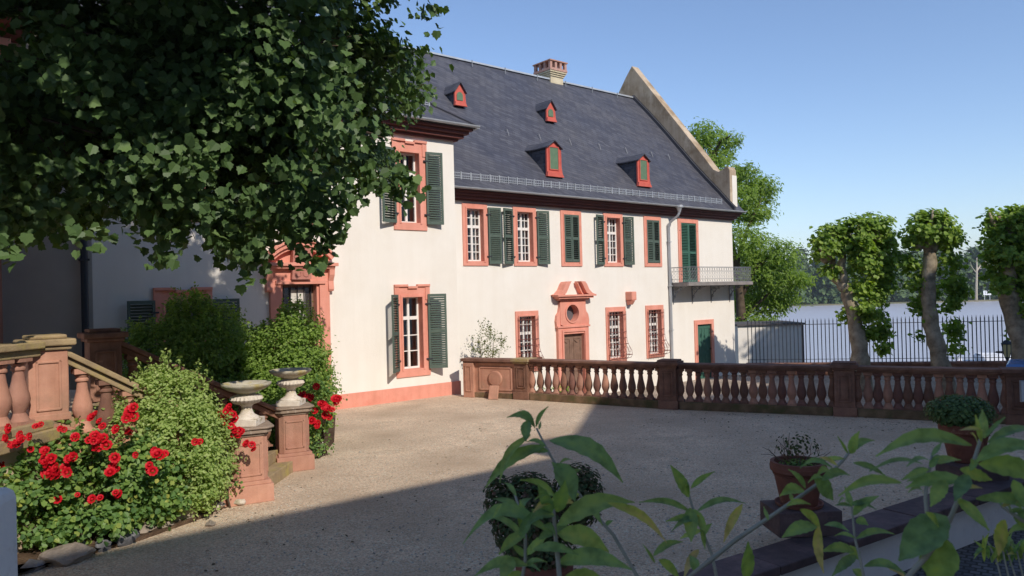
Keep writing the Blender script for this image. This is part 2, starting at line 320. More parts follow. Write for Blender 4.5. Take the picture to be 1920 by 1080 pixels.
# ------------------------------------------------------------------ foliage builders
SH_OV = [[(0, 0), (.5, .35), (.36, .75), (0, 1)]]
SH_MAPLE = [[(0, 0), (.24, -.03), (.44, .04), (.46, .24), (.62, .42), (.46, .52), (.42, .70), (.24, .72), (0, 1.0)]]
SH_LANCE = [[(0, 0), (.5, .4), (0, 1)]]
def leaf_cloud(name, mat, pos, nrm, size, shape=SH_OV, width=.8, fold=.25, parent=None, droop=None, M=None):
    """every leaf is two folded half blades; pos, nrm: (n,3), size: (n,)"""
    pos = np.asarray(pos, float); n = len(pos); nrm = np.asarray(nrm, float); size = np.asarray(size, float)
    nrm = nrm / (np.linalg.norm(nrm, axis=1, keepdims=True) + 1e-9)
    d = nr.normal(size=(n, 3))
    if droop is not None: d = d * .7 + np.asarray(droop)
    d -= nrm * (d * nrm).sum(1, keepdims=True); d /= (np.linalg.norm(d, axis=1, keepdims=True) + 1e-9)
    s = np.cross(d, nrm); half = np.array(shape[0]); k = len(half)
    V = []; 
    for sg in (1, -1):
        hx = half[:, 0] * sg * width; hy = half[:, 1]
        P = pos[:, None, :] + size[:, None, None] * (s[:, None, :] * hx[None, :, None] + d[:, None, :] * hy[None, :, None] + nrm[:, None, :] * (fold * np.abs(hx) - .18 * hy * hy)[None, :, None])
        V.append(P)
    V = np.stack(V, 1)  # n,2,k,3
    verts = V.reshape(-1, 3); nf = n * 2
    idx = np.arange(nf * k).reshape(nf, k); idx[1::2] = idx[1::2, ::-1]
    me = bpy.data.meshes.new(name); me.vertices.add(len(verts)); me.vertices.foreach_set('co', verts.ravel())
    me.loops.add(nf * k); me.loops.foreach_set('vertex_index', idx.ravel())
    me.polygons.add(nf); me.polygons.foreach_set('loop_start', np.arange(nf) * k); me.polygons.foreach_set('loop_total', np.full(nf, k))
    me.materials.append(mat); me.update(calc_edges=True)
    tone = np.clip(nr.normal(.45, .22, n), 0, 1)
    at_ = me.attributes.new('tone', 'FLOAT', 'POINT'); at_.data.foreach_set('value', np.repeat(tone, 2 * k).astype(np.float32))
    me.validate()
    o = bpy.data.objects.new(name, me); COL.objects.link(o)
    if parent: o.parent = parent
    if M is not None: o.matrix_local = M
    return o
def in_ell(c, r, n, shell=.0):
    """points in an ellipsoid, biased outwards"""
    v = nr.normal(size=(n, 3)); v /= np.linalg.norm(v, axis=1, keepdims=True)
    q = (shell + (1 - shell) * nr.random(n) ** (1 / 3))[:, None]
    return np.asarray(c) + v * q * np.asarray(r), v
SVN = np.array(SV)
def clumps(blobs, per_m2, clump_r, leaves, lsize, jit=.5, keep=None, shell=.55, up=.35):
    """blobs: [(centre, radii)] -> leaf positions gathered in small twigs' clumps"""
    P = []; N = []
    for c, r in blobs:
        r = np.asarray(r, float) * np.ones(3); area = 12.57 * ((r[0] * r[1]) ** 1.6 + (r[0] * r[2]) ** 1.6 + (r[1] * r[2]) ** 1.6) ** (1 / 1.6) / 3 ** (1 / 1.6)
        k = max(3, int(area * per_m2)); cc, vv = in_ell(c, r, k, shell)
        for a, v in zip(cc, vv):
            if keep is not None and not keep(a): continue
            m = max(2, int(leaves * (0.6 + .8 * nr.random()))); q = nr.normal(size=(m, 3)) * clump_r * np.array([1, 1, .7])
            P.append(a + q); nn = v * .8 + nr.normal(size=(m, 3)) * jit + np.array([0, 0, up]) + SVN * .55; N.append(nn)
    P = np.concatenate(P); N = np.concatenate(N); return P, N, lsize * (.7 + .6 * nr.random(len(P)))
def lump(s=1.0, th=-.1, base=None):
    ph = [rnd.uniform(0, 6) for _ in range(6)]
    def f(p):
        x, y, z = p[0] * s, p[1] * s, p[2] * s
        v = math.sin(x * 3.1 + ph[0] + 1.3 * math.sin(y * 2.3 + ph[1])) + math.sin(y * 3.7 + ph[2] + math.sin(z * 2.9)) + math.sin(z * 4.1 + ph[3] + 1.2 * math.sin(x * 2.7 + ph[4]))
        return v > th and (base is None or base(p))
    return f
def vnoise(p, s=1.0):
    return math.sin(p.x * 3.1 * s + 1.3) * math.cos(p.y * 2.7 * s) * .5 + math.sin(p.z * 4.3 * s + p.x * 2) * .3 + math.sin(p.y * 7.7 * s + p.z * 5) * .2

# ================================================================== SETTING
def sheet(name, poly, z0, z1, m):
    return tag(MB().prism(poly, z0, z1, 'z').build(name, m), kind='structure')
CA = Vector((2.08, 7.18, 0)); CD = Vector((math.cos(R(33)), math.sin(R(33)), 0)); CN = Vector((CD.y, -CD.x, 0))
def cp(t, o=0): p = CA + CD * t + CN * o; return (p.x, p.y)
# far ground, river, near bank
tag(MB().prism([(-4000, 338), (4000, 338), (6000, 9000), (-6000, 9000)], -9, -5.5, 'z').build('far_bank', pm('bank_grass', (.10, .11, .05), (.22, .19, .12), .95, .05, 6)), kind='structure')
def river():
    b = MB(); b.face([(-2500, 58, -6), (2500, 58, -6), (2500, 342, -6), (-2500, 342, -6)]); return b
tag(river().build('river', water_mat()), kind='structure')
sheet('quay_road', [(-60, 31.7), (90, 24), (120, 62), (-60, 62)], -9, -4, asphalt)
sheet('yard', [(-30, -60), (60, -60), (60, 27.5), (22.5, 28.6), (9.0, 31.3), (-4, 60), (-30, 60)], -4.5, -.85, yardg)
court = [cp(-16), cp(7.4), (10.05, 14.25), (9.7, 14.4), (7.0, 15.85), (3.6, 17.5), (.25, 19.65), (-1.3, 20.6), tuple(W(-.2, .3, 0))[:2], tuple(W(-14, .3, 0))[:2], (-16, 3), (-16, -3)]
sheet('courtyard', court, -1.0, 0, gravel)
sheet('lower_path', [cp(-16, .1), cp(7.6, .1), (12, 11), (30, 11), (30, -25), (-30, -25), (-30, -8)], -1.0, -.35, cobble)
def hills():
    b = MB(); prev = None
    for i in range(61):
        x = -3500 + i * 150; h = 60 + 16 * math.sin(i * .37) + 8 * math.sin(i * .9 + 1) + (22 if 28 < i < 52 else 0) * math.sin((i - 28) / 24 * math.pi)
        cur = [(x, 1700, -5.5), (x, 1800, h * .7 - 5), (x, 1950, h), (x, 2400, h * .6), (x, 3000, -5.6)]
        if prev:
            for k in range(4): b.face([prev[k], cur[k], cur[k + 1], prev[k + 1]])
        prev = cur
    return b
tag(hills().build('hills', pm('hill_woods', (.03, .05, .025), (.05, .075, .035), .95, .02, 9)), kind='structure')
# far wood as one mass
def woodland():
    blobs = []; x = -260
    while x < 420:
        for row in range(3):
            Y = 352 + row * 22 + rnd.random() * 12; h = 12 + 6 * rnd.random() + row * 4.0
            if 150 < x < 290: h += 4
            if x < 120: h -= 1.5
            r = 4.2 + 2.4 * rnd.random(); X = x + rnd.uniform(-4, 4)
            blobs.append(((X, Y, -5 + h * .5), (r, r * .9, h * .5)))
            blobs.append(((X + rnd.uniform(-2, 2), Y, -5 + h * .78), (r * .7, r * .7, h * .26)))
            if row == 0: blobs.append(((X + 2, Y - 7, -4), (4.5, 2.5, 2.6 + 1.5 * rnd.random())))
        x += 6.2
    P, N, s = clumps(blobs, .22, .9, 5, 1.5, keep=lambda p: p[2] > -5.4 and abs(p[0] / p[1]) < .85, shell=.75)
    return leaf_cloud('riverside_woodland', lf_dist, P, N, s, SH_OV, 1.3)
tag(woodland(), 'dense green wood along the far river bank', 'woodland', kind='stuff')
# dead tree on the far bank
t = empty('dead_tree', loc=at(1830, 565, 344) - Vector((0, 0, 0)))
b = MB(); b0 = Vector((0, 0, -1)); b.tube([(0, 0, -2), (.4, 0, 7), (.8, 0, 14), (1.0, 0, 20)], [.6, .5, .4, .22], 7); b.build('trunk', pm('bare_wood', (.42, .36, .28), (.55, .48, .38)), t)
b = MB(); b.tube([(.8, 0, 14), (3, 0, 17), (5.6, 0, 18.5)], [.32, .25, .12], 5); b.tube([(5, 0, 18), (6, 0, 16.5), (8, 0, 13)], [.14, .1, .05], 5); b.tube([(.7, 0, 13), (-1.5, 0, 16), (-2, 0, 18)], [.2, .12, .06], 5); b.tube([(.8, 0, 15.5), (3, 0, 15)], [.2, .1], 5); b.build('branch', bpy.data.materials['bare_wood'], t)
tag(t, 'bare dead tree trunk standing on the far river bank', 'tree')
# kilometre board
p = at(1851, 549, 338.6); t = empty('river_board', loc=Vector((p.x, p.y, -5.5)))
wm = pm('board_white', (.75, .76, .78)); zc = p.z + 5.5
b = MB(); b.box(-1.75, 1.75, -.06, .06, zc - 1.0, zc + 1.0); b.build('board', wm, t)
b = MB(); b.box(-1.3, -1.1, .06, .2, 0, zc + .9); b.box(1.1, 1.3, .06, .2, 0, zc + .9); b.build('post', zinc, t)
def text_obj(body, size, M, mat, parent, name, ext=.004, font=None):
    cu = bpy.data.curves.new('t', 'FONT'); cu.body = body; cu.size = size; cu.align_x = 'CENTER'; cu.align_y = 'CENTER'; cu.extrude = ext
    to = bpy.data.objects.new('t', cu); COL.objects.link(to); dg = bpy.context.evaluated_depsgraph_get()
    me = bpy.data.meshes.new_from_object(to.evaluated_get(dg)); bpy.data.objects.remove(to); me.materials.clear(); me.materials.append(mat)
    return link(name, me, parent, M)
text_obj('511', 1.75, T((0, -.075, zc)) @ Matrix.Rotation(R(90), 4, 'X'), pm('board_black', (.09, .10, .12)), t, 'lettering', .01)
tag(t, 'white board numbered 511 on the far river bank', 'sign')

# ================================================================== HOUSES
def wall_holes(b, x0, x1, z0, z1, y, holes, th=.3):
    xs = sorted({x0, x1} | {h[0] for h in holes} | {h[1] for h in holes}); zs = sorted({z0, z1} | {h[2] for h in holes} | {h[3] for h in holes})
    xs = [v for v in xs if x0 <= v <= x1]; zs = [v for v in zs if z0 <= v <= z1]
    for i in range(len(xs) - 1):
        for j in range(len(zs) - 1):
            cx = (xs[i] + xs[i + 1]) / 2; cz = (zs[j] + zs[j + 1]) / 2
            if any(h[0] < cx < h[1] and h[2] < cz < h[3] for h in holes): continue
            b.face([(xs[i], y, zs[j]), (xs[i + 1], y, zs[j]), (xs[i + 1], y, zs[j + 1]), (xs[i], y, zs[j + 1])])
            b.face([(xs[i], y + th, zs[j]), (xs[i], y + th, zs[j + 1]), (xs[i + 1], y + th, zs[j + 1]), (xs[i + 1], y + th, zs[j])])
def ring(b, x0, x1, z0, z1, w, ya, yb, wt=None, wb=None):
    wt = w if wt is None else wt; wb = w if wb is None else wb
    b.box(x0, x0 + w, ya, yb, z0 + wb, z1 - wt); b.box(x1 - w, x1, ya, yb, z0 + wb, z1 - wt)
    b.box(x0, x1, ya, yb, z1 - wt, z1)
    if wb: b.box(x0, x1, ya, yb, z0, z0 + wb)
SHCACHE = {}
def shutter_mesh(w, h, mat, mid=True):
    k = (round(w, 2), round(h, 2), mat.name)
    if k in SHCACHE: return SHCACHE[k]
    b = MB(); t = .02; s = .055
    b.box(0, s, -t, t, 0, h); b.box(w - s, w, -t, t, 0, h); b.box(s, w - s, -t, t, 0, .09); b.box(s, w - s, -t, t, h - .07, h)
    zs = [(.09, h - .07)]
    if mid: b.box(s, w - s, -t, t, h * .5 - .045, h * .5 + .045); zs = [(.09, h * .5 - .045), (h * .5 + .045, h - .07)]
    for a, c in zs:
        n = max(3, int((c - a) / .062)); st = (c - a) / n
        for i in range(n):
            z = a + (i + .5) * st
            b.M = T((0, 0, z)) @ Matrix.Rotation(R(38), 4, 'X'); b.box(s, w - s, -.034, .034, -.005, .005); b.M = None
    me = b.mesh('shutter', mat); SHCACHE[k] = me; return me
def shutter(parent, hx, y, z0, w, h, side, ang, mat=None, hinge=True):
    M = T((hx, y, z0)) @ RZ(-R(ang) if side > 0 else math.pi + R(ang))
    o = link('shutter', shutter_mesh(w, h, mat or green), parent, M)
    if hinge:
        b = MB()
        for z in (h * .13, h * .87): b.box(-.07, .09, -.03, .03, z - .018, z + .018)
        b.build('hinge', iron, o)
    return o
def window(parent, x0, x1, z0, z1, sw, yP, cols=4, rt=2, rb=3, tr=.64, curtain=0, crown=False, st=None, sill=None, sashin=True, deep=.17):
    """stone frame, sash, pane and curtain; outer size given"""
    st = sw if st is None else st; sb = sw if sill is None else sill
    win = None
    ix0, ix1, iz0, iz1 = x0 + sw, x1 - sw, z0 + sb, z1 - st
    if sashin:
        b = MB(); fw = .05; ya, yb = yP + deep, yP + deep + .05
        ring(b, ix0, ix1, iz0, iz1, fw, ya, yb)
        xm = (ix0 + ix1) / 2; zt = iz0 + (iz1 - iz0) * tr
        b.box(xm - .032, xm + .032, ya - .012, yb, iz0 + fw, iz1 - fw); b.box(ix0 + fw, xm - .034, ya - .02, yb, zt - .045, zt + .045); b.box(xm + .034, ix1 - fw, ya - .02, yb, zt - .045, zt + .045)
        hc = cols // 2
        for s0, s1 in ((ix0 + fw, xm - .032), (xm + .032, ix1 - fw)):
            for k in range(1, hc): x = s0 + (s1 - s0) * k / hc; b.box(x - .011, x + .011, ya + .01, yb - .008, iz0 + fw, zt - .045); b.box(x - .011, x + .011, ya + .01, yb - .008, zt + .045, iz1 - fw)
            for a, c, n in ((iz0 + fw, zt - .045, rb), (zt + .045, iz1 - fw, rt)):
                for k in range(1, n): z = a + (c - a) * k / n; b.box(s0, s1, ya + .006, yb - .004, z - .012, z + .012)
        win = b.build('window', whitewood, parent)
        MB().box(ix0 + .01, ix1 - .01, yb - .022, yb - .018, iz0 + .01, iz1 - .01).build('pane', glass, win)
        if curtain:
            cb = MB(); wv = (ix1 - ix0) * (.34 if curtain == 1 else .16)
            for s0, s1 in ((ix0, ix0 + wv), (ix1 - wv, ix1)):
                n = 14
                for k in range(n):
                    xa = s0 + (s1 - s0) * k / n; xb = s0 + (s1 - s0) * (k + 1) / n; oa = .02 * math.sin(k * 1.9); ob = .02 * math.sin((k + 1) * 1.9)
                    cb.face([(xa, yb + .07 + oa, iz0), (xb, yb + .07 + ob, iz0), (xb, yb + .07 + ob, iz1), (xa, yb + .07 + oa, iz1)])
            cb.build('curtain', curtainm, win)
    b = MB(); ya, yb = yP - .035, yP + deep + .03
    ring(b, x0, x1, z0, z1, sw, ya, yb, st, sb)
    e = .03   # stepped inner moulding
    ring(b, ix0 - e, ix1 + e, iz0 - e, iz1 + e, e + .02, ya - .018, ya + .02, None, 0)
    if crown:
        xm = (x0 + x1) / 2; q = .045
        for a, c in ((x0 - .02, x0 + (x1 - x0) * .36), (x1 - (x1 - x0) * .36, x1 + .02)): b.box(a, c, ya - .05, yP + .05, z1 - .01, z1 + .05)
        b.box(x0 + (x1 - x0) * .36, x1 - (x1 - x0) * .36, ya - .05, yP + .05, z1 - .06, z1 - .0)
        b.box(x0 - .02, x0 + .12, ya - .022, ya + .03, z1 - st - .1, z1 - .012); b.box(x1 - .12, x1 + .02, ya - .022, ya + .03, z1 - st - .1, z1 - .012)
    fr = b.build('window_frame', coral, parent if win is None else win)
    return win or fr
def Lp(pts, Y): return [L(x, y, Y) for x, y in pts]

# ---------------------------------------------------------------- wing
wing = empty('wing_house', M=HM); tag(wing, 'cream plastered wing with coral plinth and door, projecting before the long house', 'building')
wwin = [(-2.03, -.97, .62, 3.04), (-2.0, -.96, 4.55, 6.93), (-7.93, -6.75, .62, 3.04), (-7.9, -6.80, 4.55, 6.93), (-5.15, -4.1, 4.55, 6.93)]
door_h = (-5.18, -4.16, .1, 3.13)
b = MB(); g = .03
wall_holes(b, -9.6, 0, -1.2, 7.3, 0, [(a + g, c - g, d + g, e - g) for a, c, d, e in wwin] + [door_h])
b.face([(0, 0, -1.2), (0, 9, -1.2), (0, 9, 7.3), (0, 0, 7.3)]); b.face([(-9.6, 9, -1.2), (0, 9, -1.2), (0, 9, 7.3), (-9.6, 9, 7.3)]); b.face([(-9.6, 0, 7.3), (0, 0, 7.3), (0, 9, 7.3), (-9.6, 9, 7.3)])
b.build('wall', plaster, wing)
b = MB(); b.box(-5.5, -.0, -.03, .05, -.2, .36); b.box(-9.6, -5.6, -.03, .05, -.2, .36); b.box(-.0, .03, -.03, 1.3, -1.2, .36); b.build('plinth', coral, wing)
for i, (a, c, d, e) in enumerate(wwin):
    window(wing, a, c, d, e, .20, 0, cols=2, rt=1, rb=3, tr=.70, curtain=0 if i != 4 else 1, crown=True, st=.27, sill=.2, deep=.2)
shutter(wing, -1.03, -.07, .80, .50, 2.02, 1, 30); shutter(wing, -1.97, -.07, .80, .50, 2.02, -1, 42)
shutter(wing, -.99, -.07, 4.72, .50, 1.98, 1, 9); shutter(wing, -1.95, -.07, 4.72, .50, 1.98, -1, 16)
for x in (-7.93, ): shutter(wing, x, -.07, .80, .56, 2.02, -1, 8); shutter(wing, -6.72, -.07, .80, .56, 2.02, 1, 8)
shutter(wing, -7.9, -.07, 4.72, .52, 1.98, -1, 8); shutter(wing, -6.78, -.07, 4.72, .52, 1.98, 1, 8)
# grille of the shaded ground floor window
b = MB()
for k in range(6): x = -7.72 + k * .152; b.box(x - .012, x + .012, .03, .055, .82, 2.78)
for z in (1.2, 1.8, 2.4): b.box(-7.75, -6.93, .025, .06, z - .012, z + .012)
b.build('window_grille', iron, wing)
# cornice, gutter, roof
b = MB()
for y0, y1, z0, z1 in ((-.10, .0, 7.10, 7.17), (-.22, .0, 7.17, 7.27), (-.33, .0, 7.27, 7.36), (-.42, .0, 7.36, 7.42)):
    b.box(-9.6, -y0 * .95, y0, y1 - .003, z0, z1); b.box(.003, -y0 * .95, .0, 2.2, z0, z1)
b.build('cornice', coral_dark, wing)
rf = MB()
fr = [(-.47, 7.43), (-.47, 7.50), (.35, 8.10), (1.1, 8.85), (5.6, 13.5)]
def wr(o, z): # ring of the hipped roof at offset o from the walls
    return [(-12, o, z), (-o, o, z), (-o, 11.4 - o, z), (-12, 11.4 - o, z)]
rings = [wr(o, z) for o, z in fr]
rf.face(list(reversed(rings[0])))
for a, c in zip(rings, rings[1:]):
    for i in range(3): rf.face([a[i], a[i + 1], c[i + 1], c[i]])
rf.face(rings[-1]); roof = rf.build('roof', slate, wing)
b = MB()
def halfpipe(x0, x1, y, z, r=.065):
    pl = [(y + r * math.cos(a), z - r * math.sin(a)) for a in np.linspace(0, math.pi, 7)]; pl += [(y - r + .012, z), (y, z - r + .012), (y + r - .012, z)]
    b.prism(pl, x0, x1, 'x')
halfpipe(-9.6, .52, -.53, 7.50); b.box(.42, .53, -.55, 2.0, 7.42, 7.47)
b.build('gutter', zinc, wing)
b = MB()
b.tube([(-o + .01, o - .01, z + .01) for o, z in fr[1:]], .03, 6)
b.build('hip_ridge', pm('dark_hip_slate', (.035, .035, .045)), roof)
def guard(b, x0, x1, y, z, h=.17, st=.07, br=.42):
    for dz in (.03, h * .5, h): b.box(x0, x1, y - .008, y + .008, z + dz - .008, z + dz + .008)
    n = int((x1 - x0) / st)
    for k in range(n): x = x0 + (k + .5) * (x1 - x0) / n; b.box(x - .006, x + .006, y - .006, y + .006, z + .0, z + h + .01)
    n = int((x1 - x0) / br)
    for k in range(n + 1): x = x0 + k * (x1 - x0) / n; b.box(x - .014, x + .014, y - .03, y + .012, z - .10, z + h + .03)
b = MB(); guard(b, -5, -.6, .28, 8.08, .18); b.build('snow_guard', zinc, wing)
# portal of the wing
def portal_wing():
    b = MB(); y0 = -.10
    b.box(-5.42, -5.16, y0, .12, 0, 3.18); b.box(-4.18, -3.92, y0, .12, 0, 3.18)            # jambs
    b.box(-5.16, -5.10, y0 + .05, .22, .1, 3.18); b.box(-4.24, -4.18, y0 + .05, .22, .1, 3.18)
    b.box(-5.42, -3.92, y0, .12, 3.18, 3.5)                                                  # frieze
    b.box(-5.30, -4.04, y0 - .04, y0 + .02, 3.13, 3.22)
    b.box(-5.52, -3.82, y0 - .14, .10, 3.5, 3.56); b.box(-5.58, -3.76, y0 - .20, .10, 3.56, 3.64)
    for x in (-5.52, -3.96):                                                               # consoles
        b.prism([(y0 - .12, 3.5), (0, 3.5), (0, 2.95), (y0 - .02, 2.95), (y0 - .05, 3.0), (y0 - .03, 3.2), (y0 - .10, 3.35)], x, x + .14, 'x')
    def arc(r0, r1, ya, yb, cx=-4.67, cz=3.05, a0=42, a1=138, sq=1.0):
        n = 18; an = [R(a0 + (a1 - a0) * i / n) for i in range(n + 1)]
        for p, q in zip(an, an[1:]):
            b.prism([(cx + r0 * math.cos(p), cz + r0 * sq * math.sin(p)), (cx + r1 * math.cos(p), cz + r1 * sq * math.sin(p)), (cx + r1 * math.cos(q), cz + r1 * sq * math.sin(q)), (cx + r0 * math.cos(q), cz + r0 * sq * math.sin(q))], ya, yb)
    arc(1.02, 1.12, y0 - .14, .05, sq=.98); arc(1.12, 1.17, y0 - .19, .05, sq=.98); arc(.94, 1.02, y0 - .07, .05, sq=.98)
    b.prism([(-5.45, 3.64), (-3.89, 3.64), (-4.1, 3.86), (-4.4, 4.02), (-4.67, 4.07), (-4.94, 4.02), (-5.24, 3.86)], -.02, .06)   # tympanum
    p = b.build('door_frame', coral, wing, bevel=.006)
    b = MB(); b.prism([(-4.93, 3.24), (-4.45, 3.24), (-4.40, 4.0), (-4.88, 4.0)], y0 - .12, y0 + .0)
    for cx_ in (-4.78, -4.58):
        b.tube([(cx_ + .07 * math.cos(a), y0 - .125, 3.38 + .07 * math.sin(a)) for a in np.linspace(2.6, 6.8, 9)], .013, 5)
        b.tube([(cx_ + .09 * math.cos(a), y0 - .125, 3.80 + .06 * math.sin(a)) for a in np.linspace(0, 5, 9)], .011, 5)
    b.prism([(-4.8, 3.52), (-4.54, 3.52), (-4.52, 3.74), (-4.66, 3.82), (-4.81, 3.74)], y0 - .15, y0 - .11)
    b.build('relief_tablet', pm('tablet_stone', (.42, .17, .13), (.5, .22, .17), .9, 5, 6), p)
    b = MB(); b.box(-5.10, -4.24, .16, .2, .1, 3.13)
    d = b.build('door', brownwood, wing)
    MB().box(-5.02, -4.32, .145, .155, 2.25, 3.05).build('pane', glass, d)
    b = MB()
    for k in range(5): x = -5.02 + k * .175; b.box(x - .01, x + .01, .1, .12, 2.2, 3.1)
    b.build('door_bars', iron, d)
    b = MB(); b.face([(-4.84, .142, 2.25), (-4.46, .142, 2.25), (-4.46, .142, 3.0), (-4.84, .142, 3.0)]); b.build('curtain', curtainm, d)
portal_wing()

# ---------------------------------------------------------------- long house
YM = 1.2
house = empty('long_house', M=HM); tag(house, 'long cream house with slate roof, red dormers and green shutters', 'building')
up = [(1.1, 2.05), (3.10, 4.08), (5.19, 6.17), (7.28, 8.29), (9.47, 10.47)]
gf = [(3.09, 4.07), (7.28, 8.32), (9.44, 10.47)]
pr_d = (5.1, 6.08, -.75, 1.42)
holes = [(a + g, c - g, 3.66 + g, 5.57 - g) for a, c in up] + [(a + g, c - g, .24 + g, 2.2 - g) for a, c in gf]
holes += [(11.5 + g, 12.8 - g, 3.0, 5.57 - g), (12.37 + g, 13.66 - g, -.85, 1.52 - g), pr_d, (5.23, 5.83, 1.72, 2.42)]
b = MB(); wall_holes(b, -.5, 15.18, -1.2, 5.95, YM, holes)
b.face([(15.18, YM, -1.2), (15.18, 11, -1.2), (15.18, 11, 5.95), (15.18, YM, 5.95)]); b.face([(-.5, 11, -1.2), (-.5, 11, 5.95), (15.18, 11, 5.95), (15.18, 11, -1.2)])
b.face([(-.5, YM, 5.93), (15.18, YM, 5.93), (15.18, 11, 5.93), (-.5, 11, 5.93)])
b.prism([(11, 5.9), (YM + .3, 5.9), (6.1, 11.9)], 14.9, 15.18, 'x')
b.build('wall', plaster, house)
for i, (a, c) in enumerate(up):
    if i in (2, 4):
        window(house, a, c, 3.66, 5.57, .14, YM, sashin=False)
        w_ = (c - a - .28) / 2 - .004
        shutter(house, a + .14, YM - .04, 3.81, w_, 1.61, 1, 0, hinge=False); shutter(house, c - .14, YM - .04, 3.81, w_, 1.61, -1, 0, hinge=False)
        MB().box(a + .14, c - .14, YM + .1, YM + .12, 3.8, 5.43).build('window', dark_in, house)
    else:
        window(house, a, c, 3.66, 5.57, .14, YM, cols=4, rt=2, rb=4, tr=.66, curtain=1)
shutter(house, 2.07, YM - .05, 3.72, .47, 1.76, 1, 6); shutter(house, 3.06, YM - .05, 3.72, .47, 1.76, -1, 14)
shutter(house, 4.10, YM - .05, 3.72, .47, 1.76, 1, 10); shutter(house, 7.26, YM - .05, 3.72, .47, 1.76, -1, 12); shutter(house, 8.31, YM - .05, 3.72, .47, 1.76, 1, 9)
def grille(x0, x1, z0, z1):
    b = MB(); n = 7; y = YM
    prof = [(z1, .10), (z1 * .5 + z0 * .5 + .1, .10), (z0 + .62, .12), (z0 + .45, .20), (z0 + .28, .33), (z0 + .12, .36), (z0 + .02, .30), (z0 - .04, .10)]
    for k in range(n):
        x = x0 + (x1 - x0) * k / (n - 1); b.tube([(x + (.03 * math.sin(q[0] * 9) if 0 < k < n - 1 else 0), y - q[1], q[0]) for q in prof], .009, 4)
    for z, o in ((z1 - .12, .105), (z1 - .75, .105), (z0 + .72, .115), (z0 + .5, .18), (z0 + .12, .365), (z0 - .04, .10)):
        b.tube([(x0, y, z), (x0, y - o, z), (x1, y - o, z), (x1, y, z)], .011, 4)
    for k in range(n - 1):
        x = x0 + (x1 - x0) * (k + .5) / (n - 1)
        b.tube([(x + .05 * math.cos(a), y - .30 + .02 * math.sin(a), z0 + .30 + .1 * math.sin(a)) for a in np.linspace(0, 6.28, 9)], .007, 4)
        b.tube([(x + .04 * math.cos(a), y - .106, z1 - .28 + .05 * math.sin(a)) for a in np.linspace(0, 6.28, 8)], .006, 4)
    return b
for a, c in gf:
    w_ = window(house, a, c, .22, 2.2, .13, YM, cols=4, rt=2, rb=4, tr=.66, curtain=2, st=.15)
    grille(a + .08, c - .06, .36, 2.04).build('window_grille', ironred, house)
b = MB(); b.box(3.05, 4.12, YM - .12, YM + .02, .60, .68); b.build('window_ledge', sand, house)
# balcony door, small green door
window(house, 11.5, 12.8, 2.98, 5.57, .15, YM, sashin=False, sill=.0)
w_ = .497; shutter(house, 11.65, YM - .01, 3.06, w_, 2.34, 1, 0, green2); shutter(house, 12.65, YM - .01, 3.06, w_, 2.34, -1, 0, green2)
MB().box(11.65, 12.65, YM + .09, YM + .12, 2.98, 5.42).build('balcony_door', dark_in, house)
window(house, 12.37, 13.66, -.85, 1.52, .16, YM, sashin=False, sill=.0)
d = empty('door'); d.parent = house; b = MB()
for x0, x1 in ((12.53, 13.012), (13.018, 13.5)):
    b.box(x0, x1, YM + .04, YM + .08, -.85, 1.36)
    for z0, z1 in ((-.7, .15), (.27, 1.2)): ring(b, x0 + .08, x1 - .08, z0, z1, .03, YM + .025, YM + .045)
b.build('door_leaf', green2, d); b = MB()
for z in (-.5, .3, 1.1): b.box(12.5, 12.62, YM + .01, YM + .04, z, z + .05); b.box(13.41, 13.53, YM + .01, YM + .04, z, z + .05)
b.build('hinge', iron, d)
